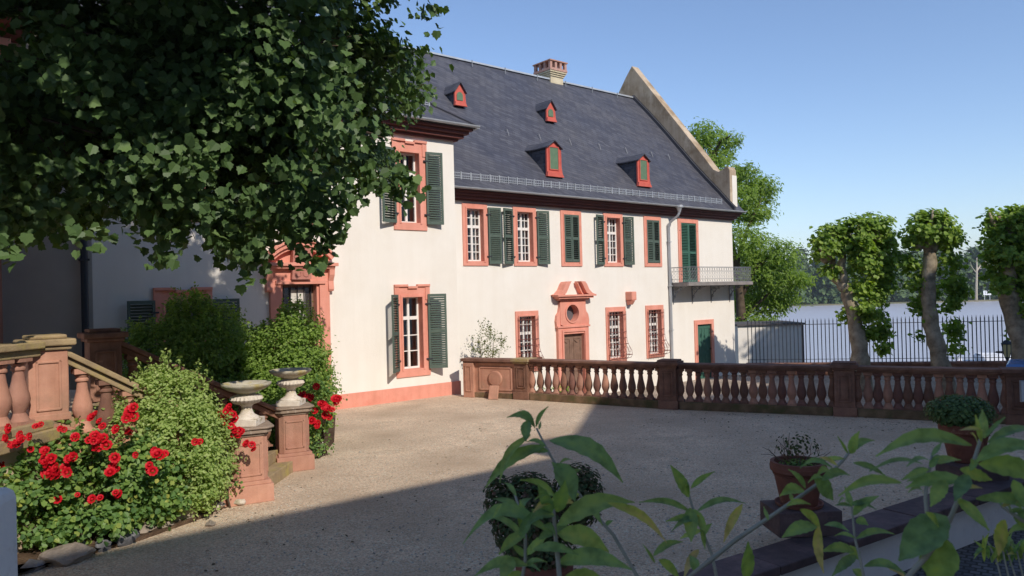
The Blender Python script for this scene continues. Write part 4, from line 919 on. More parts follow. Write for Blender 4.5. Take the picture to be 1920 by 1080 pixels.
urn(P1 + Vector((0, 0, 1.03)), 'broad shallow stone urn on the nearer pedestal beside the roses'); urn(P2 + Vector((0, 0, 1.03)), 'white stone urn on the farther pedestal in front of the bright bush')

# ---- low terrace wall with pots
tw = empty('terrace_wall', loc=(0, 0, 0)); tag(tw, 'low white rendered wall with dark sandstone coping in the foreground', 'wall')
M = T(CA) @ RZ(R(33))
MB().box(-14, 7.3, -.36, -.04, -.5, .115).build('wall_body', plaster_white, tw, M=M)
x = -14; rr_ = random.Random(3); k = 0
while x < 7.3:
    l_ = .9 + rr_.random() * .5; MB().box(x, min(7.32, x + l_) - .012, -.45, .0, .115, .205 + rr_.uniform(-.006, .006)).build('coping_stone', darkstone, tw, M=M, bevel=.012); x += l_
def pot(t, r, h, mat=terra):
    b = MB(); b.lathe([(r * .62, 0), (r * .66, .02), (r * .90, h * .78), (r * .90, h * .79), (r, h * .80), (r * 1.02, h * .9), (r, h * .91), (r * .99, h), (r * .86, h), (r * .84, h * .88), (.01, h * .88)], 36)
    for z in (.70, .74): rr = r * (.66 + .24 * z / .78); b.lathe([(rr, h * z), (rr + .012, h * z + .006), (rr, h * z + .014)], 36)
    b.build('pot', mat, t, auto=40); b = MB(); b.lathe([(.01, h * .885), (r * .84, h * .89)], 20); b.build('potting_soil', soil, t)
def stone_block(c, sx, sy, h, label, rz=R(33)):
    b = MB(); b.box(-sx / 2, sx / 2, -sy / 2, sy / 2, 0, h); b.box(-sx / 2 + .04, sx / 2 - .04, -sy / 2 - .002, -sy / 2 + .01, .03, h - .05)
    o = b.build('stone_block', darkstone, bevel=.015); o.matrix_world = T(c) @ RZ(rz); tag(o, label, 'stone block'); return o
pb = gnd(1513, 1000, .2) + CD * .0 + Vector((-.02, .12, 0))
stone_block(Vector((pb.x, pb.y, .205)), .66, .5, .25, 'dark sandstone block under the pot with dry twigs', R(4))
pt = empty('flower_pot', loc=(pb.x, pb.y + .02, .457)); tag(pt, 'terracotta pot with saucer and dry thorny twigs on a dark block', 'flower pot', 'terracotta pots along the low wall')
pot(pt, .28, .46); b = MB(); b.lathe([(.2, 0), (.235, .005), (.245, .035), (.23, .035), (.21, .015)], 30); b.build('saucer', terra, pt)
b = MB()
for k in range(26):
    a = rnd.random() * 6.28; q = Vector((.12 * math.cos(a), .12 * math.sin(a), .4)); pts = [q]; dv = Vector((math.cos(a) * .5, math.sin(a) * .5, 1)).normalized()
    for s_ in range(5): dv = (dv + Vector([rnd.uniform(-.5, .5) for _ in range(3)]) * .8 + Vector((math.cos(a) * .2, math.sin(a) * .2, .1))).normalized(); q = q + dv * rnd.uniform(.03, .085); pts.append(q)
    b.tube(pts, [.005, .004, .004, .003, .003, .002], 4)
b.build('twigs', pm('dry_twigs', (.12, .075, .055), (.19, .12, .08)), pt)
P_, v_ = in_ell((0, 0, .62), (.26, .26, .17), 130); leaf_cloud('leaves', lf_pot, P_, v_ + [0, 0, .3], np.full(130, .035), parent=pt)
P_, v_ = in_ell((-.02, -.04, .43), (.2, .2, .05), 260); leaf_cloud('low_leaves', lf_rose, P_, v_ + [0, 0, .8], np.full(260, .035), parent=pt)
pb2 = gnd(1822, 895, .2); stone_block(Vector((pb2.x, pb2.y, .16)), .62, .55, .22, 'dark stone block under the pot with the bushy dark plant', R(10))
pt2 = empty('flower_pot', loc=(pb2.x + .02, pb2.y + .15, .385)); tag(pt2, 'terracotta pot with a dense dark green plant near the balustrade', 'flower pot', 'terracotta pots along the low wall'); pot(pt2, .31, .5)
P_, v_ = in_ell((-.06, 0, .66), (.42, .42, .22), 2400, .4); leaf_cloud('leaves', lf_maple, P_, v_ + [0, 0, .5], .035 + .02 * nr.random(2400), parent=pt2)
pt3 = empty('flower_pot', loc=(.22, 6.55, 0)); tag(pt3, 'terracotta pot with a dark reddish shrub behind the leafy foreground plant', 'flower pot', 'terracotta pots along the low wall'); pot(pt3, .25, .42)
PP = [in_ell(c, r, n, .3) for c, r, n in (((-.12, 0, .78), (.34, .3, .42), 4200), ((.32, .1, .95), (.24, .22, .3), 1300), ((-.38, 0, .95), (.14, .14, .25), 500), ((0, 0, .5), (.3, .3, .12), 900))]
leaf_cloud('leaves', lf_pot, np.concatenate([p for p, _ in PP]), np.concatenate([v for _, v in PP]) + [0, 0, .4], .03 + .025 * nr.random(sum(len(p) for p, _ in PP)), parent=pt3)
b = MB()
for k in range(16): a = k * .9; b.tube([(0, 0, .36), (.12 * math.cos(a), .12 * math.sin(a), .7), (.3 * math.cos(a), .3 * math.sin(a), 1.02 + .1 * math.sin(k))], [.009, .007, .004], 4)
b.build('stems', darkbark, pt3)
# white wall pier at the left edge
wp = MB(); wp.prism([(-.5, 0), (.12, 0), (.12, 1.06), (.10, 1.12), (.04, 1.15), (-.5, 1.15)], -.3, .3); pz = wp.build('wall_pier', plaster_white, bevel=.02); pz.matrix_world = T((-4.36, 6.1, .07)) @ RZ(.15); tag(pz, 'pale white wall pier with rounded top at the lower left edge', 'pier')
# notice board on the right pedestal
p = at(1934, 733, 14.05); nb = empty('notice_board', loc=p); MB().box(-.2, .2, -.012, .012, -.19, .19).build('board', pm('notice_white', (.62, .64, .66)), nb); b = MB(); ring(b, -.21, .21, -.2, .2, .012, -.018, .02); b.build('board_frame', zinc, nb)
tag(nb, 'white notice board hanging on the rightmost balustrade pedestal', 'notice board')

# ---- rocks bordering the bed, soil
def rock(c, r, label, mat, seed, sq=(1, .8, .6)):
    bm = bmesh.new(); bmesh.ops.create_icosphere(bm, subdivisions=3, radius=1); q = random.Random(seed); ph = [q.uniform(0, 6) for _ in range(6)]
    planes = [(Vector([q.uniform(-1, 1) for _ in range(3)]).normalized(), q.uniform(.55, .85)) for _ in range(9)]
    for v in bm.verts:
        p = v.co.copy()
        for n_, d_ in planes:
            e = p.dot(n_) - d_
            if e > 0: p -= n_ * e
        p *= 1 + .05 * math.sin(p.x * 7 + ph[0]) * math.sin(p.y * 6 + ph[1]) + .03 * math.sin(p.z * 13 + ph[2])
        v.co = Vector((p.x * sq[0], p.y * sq[1], p.z * sq[2])) * r
    me = bpy.data.meshes.new('rock'); bm.to_mesh(me); bm.free(); me.materials.append(mat)
    o = link('rock', me); o.location = (c[0], c[1], c[2] + r * sq[2] * .45); o.rotation_euler = (0, 0, q.uniform(0, 6)); tag(o, label, 'rock', 'rocks edging the flower bed'); return o
RK = [((128, 1052), .24, rockm, 'large brown rock beside the pale wall pier'), ((60, 1068), .12, rockd, 'dark wedge rock at the foot of the pale wall pier'), ((150, 1035), .13, rockd, 'flat black rock lying on the large brown rock'), ((192, 1030), .11, rockd, 'small blue grey rock next to the flat black rock'), ((238, 1018), .16, rockd, 'upright slate grey rock under the roses'),
      ((272, 1000), .14, rockm, 'reddish brown angular rock under the stems'), ((310, 993), .10, rockm, 'small brown rock half sunk in the gravel'), ((345, 975), .20, rockm, 'long flat rock under the privet bush'), ((405, 955), .12, rockw, 'cream angular rock at the corner of the privet bush'), ((445, 945), .13, rockw, 'cream rounded rock at the foot of the nearer pedestal'), ((395, 985), .07, rockm, 'little brown stone in the shadow line'),
      ((600, 838), .11, rockw, 'pale triangular rock below the roses by the wing wall'), ((582, 828), .09, rockw, 'small whitish rock behind the farther pedestal'), ((590, 852), .08, rockw, 'tiny pale stone in front of the triangular rock')]
for i, ((px, py), r_, m_, lb) in enumerate(RK): rock(gnd(px, py), r_ * 1.15, lb, m_, 40 + i)
MB().prism([(-6.6, 6.6), (-5.0, 7.9), (-4.4, 8.7), (-3.95, 9.7), (-4.1, 10.2), (-5.4, 8.9), (-5.9, 6.4)], -.1, .045, 'z').build('flower_bed_soil', soil)['kind'] = 'structure'
MB().prism([(-3.9, 12.6), (-3.4, 13.0), (-3.5, 14.4), (-4.3, 17.9), (-6.5, 16.6), (-6.8, 12.2), (-5.9, 11.0)], -.1, .04, 'z').build('flower_bed_soil', soil)['kind'] = 'structure'
# fallen leaves and twigs on the gravel, one scattered mass
P_ = []
while len(P_) < 900:
    p = gnd(rnd.uniform(380, 1900), rnd.uniform(762, 1075)) if len(P_) < 500 else PT[1].lerp(PT[3], rnd.random()) + Vector((-.4, -.75, 0)) * (.25 + abs(rnd.gauss(0, 1.6)))
    if (p - CA).dot(CN) < -.1: P_.append((p.x, p.y, .008))
tag(leaf_cloud('leaf_litter', leaf_mat('dry_litter', [(.06, .045, .03), (.13, .09, .05), (.22, .16, .09)], .1), P_, nr.normal(size=(900, 3)) * .25 + [0, 0, 1], .015 + .035 * nr.random(900) ** 2), 'brown leaf litter scattered on the courtyard gravel', 'leaf litter', kind='stuff')

pbm = MB(); q_ = random.Random(8); nn_ = 0
while nn_ < 1300:
    p = gnd(q_.uniform(250, 1700), 790 + 285 * q_.random() ** .6)
    if (p - CA).dot(CN) > -.15 or p.x < -3.4: continue
    nn_ += 1; a = q_.uniform(.006, .016) * (1.6 if q_.random() < .05 else 1); v = [(p.x + a * q_.uniform(.7, 1.3), p.y, .003), (p.x, p.y + a * q_.uniform(.7, 1.3), .003), (p.x - a, p.y, .003), (p.x, p.y - a, .003), (p.x + a * q_.uniform(-.3, .3), p.y, .003 + a * .9)]
    k = pbm.av(v); pbm.f += [(k, k + 1, k + 4), (k + 1, k + 2, k + 4), (k + 2, k + 3, k + 4), (k + 3, k, k + 4)]; pbm.m += [0] * 4
tag(pbm.build('loose_pebbles', pm('pebble_stone', (.30, .26, .22), (.62, .56, .48), .9, 9, 3)), 'loose pebbles lying on the courtyard gravel', 'pebbles', kind='stuff')
# ================================================================== FENCE, YARD, QUAY
fA = Vector((9.62, 30.9, 0)); fB = Vector((22.4, 28.5, 0)); M, Ld = frame_on(fA, fB)
fe = empty('iron_fence', loc=(0, 0, 0)); tag(fe, 'black iron picket fence on a low red wall before the river', 'fence')
MB().box(0, Ld, -.15, .15, -.9, -.44).build('fence_wall', sand, fe, M=M)
MB().box(0, Ld, -.2, .2, -.44, -.35).build('wall_coping', sand, fe, M=M, bevel=.01)
MB().box(0, Ld, -.008, .008, 1.20, 1.225).box(0, Ld, -.008, .008, -.22, -.2).build('fence_rail', iron, fe, M=M)
b = MB(); b.box(-.016, .016, -.014, .014, 0, 1.72); b.prism([(-.013, 1.72), (.013, 1.72), (0, 1.82)], -.01, .01); pk = b.mesh('picket', iron)
npk = 86
for k in range(npk): link('picket', pk, fe, M @ T((.08 + (Ld - .16) * k / (npk - 1), 0, -.35)))
# white boathouse beyond the fence
p0 = at(1384, 640, 37.5); p1 = at(1507, 640, 37.5); bh = empty('boathouse', loc=(p0.x, 37.5, 0)); w_ = p1.x - p0.x
b = MB(); b.box(0, w_, 0, 3, -4, .86); b.build('wall', plaster, bh); b = MB(); b.box(-.06, w_ + .08, -.1, 3.1, .86, .95); b.build('flat_roof', pm('roof_felt', (.10, .09, .09)), bh)
b = MB(); b.box(w_ - .07, w_ + .0, -.04, -.001, -4, .86); b.build('downpipe', iron, bh)
tag(bh, 'small white flat roofed building behind the fence beside the long house', 'building')
# quay lamp
p = at(1888, 655, 36); ql = empty('street_lamp', loc=(p.x, p.y, -4)); zt_ = at(1888, 634, 36).z + 4
b = MB(); b.lathe([(.10, 0), (.09, .8), (.05, .9), (.04, zt_ - 1.15), (.06, zt_ - 1.1)], 10); b.build('post', iron, ql)
lg = pm('lantern_glass', (.75, .60, .28), rough=.4)
b = MB(); b.lathe([(.12, zt_ - .9), (.24, zt_ - .3), (.24, zt_ - .28)], 6); b.build('lantern', lg, ql)
b = MB(); b.lathe([(.05, zt_ - 1.1), (.12, zt_ - .92), (.12, zt_ - .9)], 6); b.lathe([(.27, zt_ - .3), (.27, zt_ - .26), (.12, zt_ - .12), (.03, zt_ - .08), (.03, zt_)], 6)
for k in range(6): a = k * math.pi / 3; b.tube([(.12 * math.cos(a), .12 * math.sin(a), zt_ - .9), (.25 * math.cos(a), .25 * math.sin(a), zt_ - .28)], .014, 4)
b.build('lantern_frame', iron, ql); tag(ql, 'lantern street lamp with yellowish glass on the quay behind the fence', 'street lamp')
def boat(px, py, Y, label, L_=5, rz=0):
    p = at(px, py, Y); t = empty('motor_boat', loc=(p.x, p.y, -6), rz=rz); tag(t, label, 'boat', 'boats moored at the quay'); wb = bpy.data.materials['board_white']; top = p.z + 6
    b = MB(); out = [(-L_ / 2, -.9), (L_ * .2, -.95), (L_ * .42, -.5), (L_ * .5, 0), (L_ * .42, .5), (L_ * .2, .95), (-L_ / 2, .9)]
    lo = b.av([(x * .9, y * .6, -.1) for x, y in out]); hi = b.av([(x, y, .75) for x, y in out]); k = len(out)
    for i in range(k): j = (i + 1) % k; b.f.append((lo + i, lo + j, hi + j, hi + i)); b.m.append(0)
    b.f.append(tuple(hi + i for i in range(k))); b.m.append(0); b.build('hull', wb, t)
    b = MB(); b.prism([(-L_ * .25, .75), (L_ * .22, .75), (L_ * .12, top - .08), (-L_ * .22, top - .08)], -.7, .7); c = b.build('cabin', wb, t)
    MB().box(-L_ * .16, L_ * .06, -.72, .72, .9, top - .25).build('cabin_window', dark_in, c); MB().box(-L_ * .27, L_ * .16, -.78, .78, top - .08, top).build('cabin_roof', wb, c)
    return t
boat(1846, 662, 82, 'small white cabin boat moored left of the quay lamp', 4, 1.4); boat(1888, 666, 84, 'white cabin boat moored behind the quay lamp', 5, .3)
p = at(1797, 672, 70); t = empty('mooring_buoy', loc=(p.x, p.y, -6)); b = MB(); b.lathe([(.3, 0), (.5, .2), (.35, .6), (.25, p.z + 5.8)], 10); b.build('buoy_body', pm('buoy_red', (.5, .06, .05)), t); b = MB(); b.lathe([(.27, p.z + 5.8), (.27, p.z + 6.1)], 10); b.build('buoy_top', bpy.data.materials['board_white'], t); tag(t, 'small red and white buoy seen through the fence between the plane trees', 'buoy')
# parked car
car = empty('parked_car', loc=(13.25, 18.75, -.85), rz=R(53)); tag(car, 'blue hatchback parked behind the right end of the balustrade', 'car')
cb = pm('car_paint_blue', (.06, .16, .38), rough=.25, spec=.6); gl = pm('car_glass', (.02, .025, .03), rough=.08, spec=.7); blk = pm('tyre_rubber', (.02, .02, .02))
side = [(.02, .35), (0, .55), (.06, .9), (.28, 1.32), (.5, 1.43), (1.6, 1.47), (2.2, 1.40), (2.95, 1.0), (3.7, .88), (3.95, .7), (4.0, .4), (3.9, .28), (.1, .28)]
b = MB(); b.prism(side, -.80, .80); b.build('body', cb, car, bevel=.05)
b = MB(); b.prism([(.45, .95), (.58, 1.33), (1.5, 1.38), (1.5, .95)], -.812, .812); b.prism([(1.56, .95), (1.56, 1.38), (2.15, 1.32), (2.7, .97)], -.812, .812); b.M = T((.17, 0, 1.12)) @ Matrix.Rotation(R(27), 4, 'Y'); b.box(-.02, .012, -.62, .62, -.17, .17); b.M = None; b.build('window', gl, car)
for x in (.72, 3.2):
    for y in (-.80, .80):
        b = MB(); b.M = T((x, y, .31)) @ Matrix.Rotation(R(90), 4, 'X'); b.lathe([(.2, -.09), (.30, -.09), (.31, -.06), (.31, .06), (.30, .09), (.2, .09)], 22); b.M = None; w_ = b.build('wheel', blk, car); b = MB(); b.M = T((x, y, .31)) @ Matrix.Rotation(R(90), 4, 'X'); b.lathe([(.2, -.07), (.06, -.095), (.06, .095), (.2, .07)], 10); b.M = None; b.build('rim', zinc, w_)
tlm = pm('tail_light_red', (.6, .02, .02), rough=.25)
for y in (-.7, .7): b = MB(); b.box(-.015, .16, y - .115, y + .115, .72, .95); l_ = b.build('tail_light', tlm, car, bevel=.02); b = MB(); b.box(-.02, .0, y - .06, y + .06, .80, .86); b.build('reverse_lens', bpy.data.materials['board_white'], l_)
b = MB(); b.box(-.03, .1, -.7, .7, .32, .5); b.build('bumper', blk, car, bevel=.02)

# ================================================================== TREES AND SHRUBS
def limb(b, pts, r0, r1, seg=9, wob=.0):
    n = len(pts); out = []
    for i in range(n - 1):
        for k in range(3): out.append(Vector(pts[i]).lerp(Vector(pts[i + 1]), k / 3))
    out.append(Vector(pts[-1])); m = len(out)
    out = [p + Vector((rnd.uniform(-wob, wob), rnd.uniform(-wob, wob), 0)) for p in out]
    b.tube(out, [(r0 + (r1 - r0) * i / (m - 1)) * (1 + .09 * math.sin(i * 2.1)) for i in range(m)], seg)
def plane_tree(base, Y, trunks, blobs, label, dens=24):
    g = at(base[0], base[1], Y); t = empty('plane_tree', loc=(g.x, g.y, -.85)); tag(t, label, 'tree', 'pollarded plane trees by the river'); o = Vector((g.x, g.y, -.85)); b = MB()
    for pts, r0, r1 in trunks: limb(b, [at(x, y, Y + dy) - o for x, y, dy in pts], r0 * .9, r1 * .9, 12, .03)
    for x, y, dy, rx, ry, rz_ in blobs[:4]:
        c_ = at(x, y, Y + dy) - o
        for q_ in range(5): b.tube([c_ + Vector((rnd.uniform(-.15, .15), rnd.uniform(-.2, .1), -.25)), c_ + Vector((rnd.uniform(-.4, .4), rnd.uniform(-.4, .2), rnd.uniform(.0, .35)))], [.07, .03], 6)
        b.M = T(c_ + Vector((0, 0, -.25))); b.lathe([(.06, -.2), (.19, -.08), (.22, .02), (.15, .13), (.04, .18)], 9); b.M = None
    tr = b.build('trunk', bark, t, smooth=True)
    bl = [(tuple(at(x, y, Y + dy) - o), (rx * .92, ry * .85, rz_ * .95)) for x, y, dy, rx, ry, rz_ in blobs]
    P, N, s = clumps(bl, dens * 2.0, .12, 7, .135, shell=.4, up=.5, keep=lump(2.0, -.35)); leaf_cloud('crown', lf_plane, P, N, s, SH_MAPLE, .9, parent=t)
TY = 25.5
plane_tree((1615, 700), TY, [([(1620, 745, 0), (1616, 690, 0), (1610, 645, 0), (1602, 595, 0), (1590, 555, 0), (1582, 530, .0)], .37, .19), ([(1594, 570, 0), (1585, 535, 0), (1578, 500, .1), (1583, 465, 0)], .18, .11), ([(1584, 545, 0), (1566, 525, .2), (1560, 490, .3), (1562, 455, .3)], .15, .1), ([(1600, 600, .1), (1640, 560, .5), (1655, 500, .5), (1650, 440, .4)], .2, .12)],
    [(1562, 448, .3, .75, .7, .48), (1548, 470, .2, .50, .5, .35), (1603, 440, 0, .70, .7, .55), (1640, 430, 0, .75, .8, .52), (1655, 445, .4, .5, .5, .5), (1650, 485, .2, .62, .7, .62), (1625, 490, -.2, .48, .5, .6), (1610, 470, -.3, .38, .4, .5), (1655, 525, .4, .52, .6, .55), (1615, 535, -.1, .3, .3, .35), (1635, 560, .2, .42, .5, .45), (1622, 585, -.3, .32, .3, .3), (1645, 605, .4, .4, .4, .45), (1652, 640, .4, .3, .3, .45), (1590, 592, .3, .35, .3, .15), (1559, 508, .3, .26, .3, .3), (1630, 625, 0, .25, .25, .3)], 'pollarded plane tree with the broadest crown, nearest the long house')
plane_tree((1765, 700), TY - 1, [([(1778, 745, 0), (1768, 695, 0), (1758, 655, 0), (1746, 610, 0), (1741, 560, 0), (1742, 510, 0), (1745, 455, 0)], .32, .21), ([(1745, 470, 0), (1735, 445, 0), (1728, 425, 0)], .22, .12), ([(1745, 470, 0), (1760, 445, .1), (1770, 425, .2)], .2, .12)],
    [(1745, 428, -.1, .80, .75, .5), (1722, 445, .1, .50, .5, .35), (1772, 445, .1, .45, .6, .45), (1745, 412, .0, .5, .5, .28), (1790, 447, .2, .2, .2, .2), (1775, 500, .3, .40, .5, .7), (1790, 540, .5, .32, .4, .5), (1772, 560, .4, .35, .4, .6), (1782, 610, .4, .3, .3, .5), (1788, 645, .4, .25, .3, .35), (1712, 515, .4, .34, .4, .55), (1722, 545, .4, .3, .4, .5), (1728, 580, .3, .2, .3, .5), (1722, 640, .4, .14, .2, .25), (1702, 490, .3, .25, .25, .25)], 'pollarded plane tree with a tall straight trunk in the middle of the three')
plane_tree((1925, 700), TY - 2, [([(1930, 745, 0), (1922, 680, 0), (1910, 620, 0), (1893, 570, 0), (1888, 520, 0), (1890, 460, 0)], .36, .27), ([(1888, 520, 0), (1900, 480, .2), (1915, 440, .3)], .24, .16)],
    [(1890, 425, 0, .65, .7, .5), (1915, 420, 0, .7, .8, .55), (1905, 410, .2, .6, .6, .3), (1862, 410, .1, .28, .3, .24), (1875, 460, -.2, .40, .5, .5), (1900, 480, -.4, .5, .5, .6), (1868, 500, .2, .3, .4, .45), (1925, 500, 0, .5, .6, .7), (1885, 535, -.4, .28, .3, .35), (1925, 560, -.2, .35, .4, .5), (1950, 450, 0, .8, .8, .7), (1905, 625, .5, .12, .1, .25)], 'dark pollarded plane tree cut by the right edge', 28)
# pinnate tree behind the long house
def pinnate_tree():
    Y = 43; g = at(1400, 640, Y); t = empty('ash_tree', loc=(g.x, g.y, -.85)); o = Vector((g.x, g.y, -.85)); tag(t, 'tall light green tree with feathery leaves behind the end of the long house', 'tree')
    b = MB(); limb(b, [at(x, y, Y) - o for x, y in ((1395, 760), (1393, 640), (1385, 520), (1365, 430), (1345, 340), (1330, 270))], .35, .08); 
    for pts in (((1388, 560), (1420, 500), (1455, 470)), ((1380, 500), (1400, 430), (1430, 370)), ((1392, 600), (1430, 560), (1470, 530)), ((1350, 360), (1380, 320), (1420, 320)), ((1335, 300), (1350, 265), (1370, 255))): limb(b, [at(x, y, Y + rnd.uniform(-1, 1)) - o for x, y in pts], .14, .03)
    b.build('trunk', darkbark, t, smooth=True)
    bl = [(1318, 250, .7, .5), (1300, 275, .8, .6), (1345, 262, .5, .25), (1370, 268, .35, .25), (1350, 290, .6, .4), (1335, 310, .9, .5), (1365, 330, .8, .45), (1395, 320, .4, .2), (1405, 345, .8, .5), (1430, 350, .6, .4), (1385, 370, 1.0, .6), (1425, 375, .7, .35), (1395, 400, .9, .5), (1420, 405, .6, .3), (1390, 450, 1.2, .8), (1430, 470, 1.2, .8), (1465, 480, .8, .7), (1400, 510, 1.3, .9), (1450, 520, 1.2, .8), (1485, 520, .7, .5), (1505, 525, .35, .2), (1395, 560, 1.1, .8), (1440, 570, 1.0, .7), (1470, 560, .7, .5), (1400, 610, 1.0, .6), (1435, 615, .7, .5)]
    bl = [(tuple(at(x, y, Y + rnd.uniform(-1.6, 1.6)) - o), (rx * 1.1, 1.3, rz_ * 1.1)) for x, y, rx, rz_ in bl]
    P, N, s = clumps(bl, 6.5, .24, 15, .24, shell=.35, up=.6); leaf_cloud('crown', lf_ash, P, N, s, SH_LANCE, .38, .2, parent=t, droop=(0, 0, -.5))
pinnate_tree()
# unseen tree added on the right to shade the boathouse
t = empty('unseen_shade_tree', loc=(24.4, 22.6, -.85)); tag(t, 'unseen tall tree added right of the plane trees to shade the boathouse', 'tree'); b = MB(); limb(b, [(0, 0, -.1), (.1, 0, 5), (0, .1, 10), (-.1, 0, 13)], .4, .15, 10); b.build('trunk', darkbark, t, smooth=True)
P, N, s = clumps([((0, 0, 13.6), (2.7, 2.6, 1.8)), ((.8, .3, 11.6), (1.8, 1.8, 1.2))], 5, .3, 12, .26, shell=.3); leaf_cloud('crown', lf_plane, P, N, s, SH_MAPLE, .9, parent=t)
# maple close by on the left, trunk outside the picture
OUT = [(-700, -500), (900, -500), (835, 60), (822, 110), (830, 170), (800, 205), (800, 245), (752, 235), (722, 262), (735, 290), (775, 300), (782, 345), (745, 378), (715, 358), (668, 368), (642, 402), (630, 450), (612, 492), (585, 465), (560, 455), (540, 430), (500, 440), (505, 475), (470, 512), (425, 492), (405, 455), (385, 425), (345, 408), (333, 470), (300, 485), (292, 440), (245, 405), (205, 418), (165, 452), (120, 430), (90, 470), (55, 440), (30, 470), (-60, 520), (-700, 520)]
def inside(x, y, poly=OUT):
    c = False; n = len(poly)
    for i in range(n):
        x1, y1 = poly[i]; x2, y2 = poly[i - 1]
        if (y1 > y) != (y2 > y) and x < (x2 - x1) * (y - y1) / (y2 - y1) + x1: c = not c
    return c
LIT = [Vector(p) for p in ((-4.6, 8.9, .9), (-5.2, 8.3, .7), (-4.45, 9.6, 1.7), (-3.86, 10.4, 1.0), (-3.86, 10.4, 1.55), (-3.72, 12.3, 1.0), (-3.72, 12.3, 1.5), (-5.5, 8.8, 2.2), (-5.4, 8.6, 1.6), (-4.9, 9.4, 1.9), (-4.4, 14.4, 1.9), (-4.3, 14.2, 1.0), (-3.9, 14.6, 1.4), (-5.75, 7.2, 2.2), (-4.6, 9.8, 1.2))]
LIT += [W(x, 0, z) for x in (-3.9, -3.2, -2.4, -1.4, -.5) for z in (.5, 1.5, 2.5, 3.5, 4.5, 5.5, 6.5)] + [W(-4.6, 0, z) for z in (2.6, 3.4, 4.0)] + [W(-4.1, 0, 4.6)]
LIT += [Vector(p) for p in ((-4.3, 13.6, .5), (-4.2, 13.6, 1.2), (-4.0, 13.8, 1.8), (-4.4, 13.7, 2.3), (-4.75, 13.6, 1.5), (-4.8, 13.5, .8), (-4.9, 9.2, 1.5), (-4.1, 9.3, .9), (-4.5, 9.2, 1.2), (-5.6, 8.0, 1.1), (-4.9, 13.8, 2.1), (-3.5, 13.2, 1.0))]
LIT += [Vector((x, y, 0)) for x in (-3.2, -2.2, -1.2) for y in (9.7, 11, 12.5, 14, 15.5)]
def sunok(p, m=.32):
    for q in LIT:
        d = Vector(p) - q; k = d.dot(SV)
        if k > 0 and (d - SV * k).length < m: return False
    return True
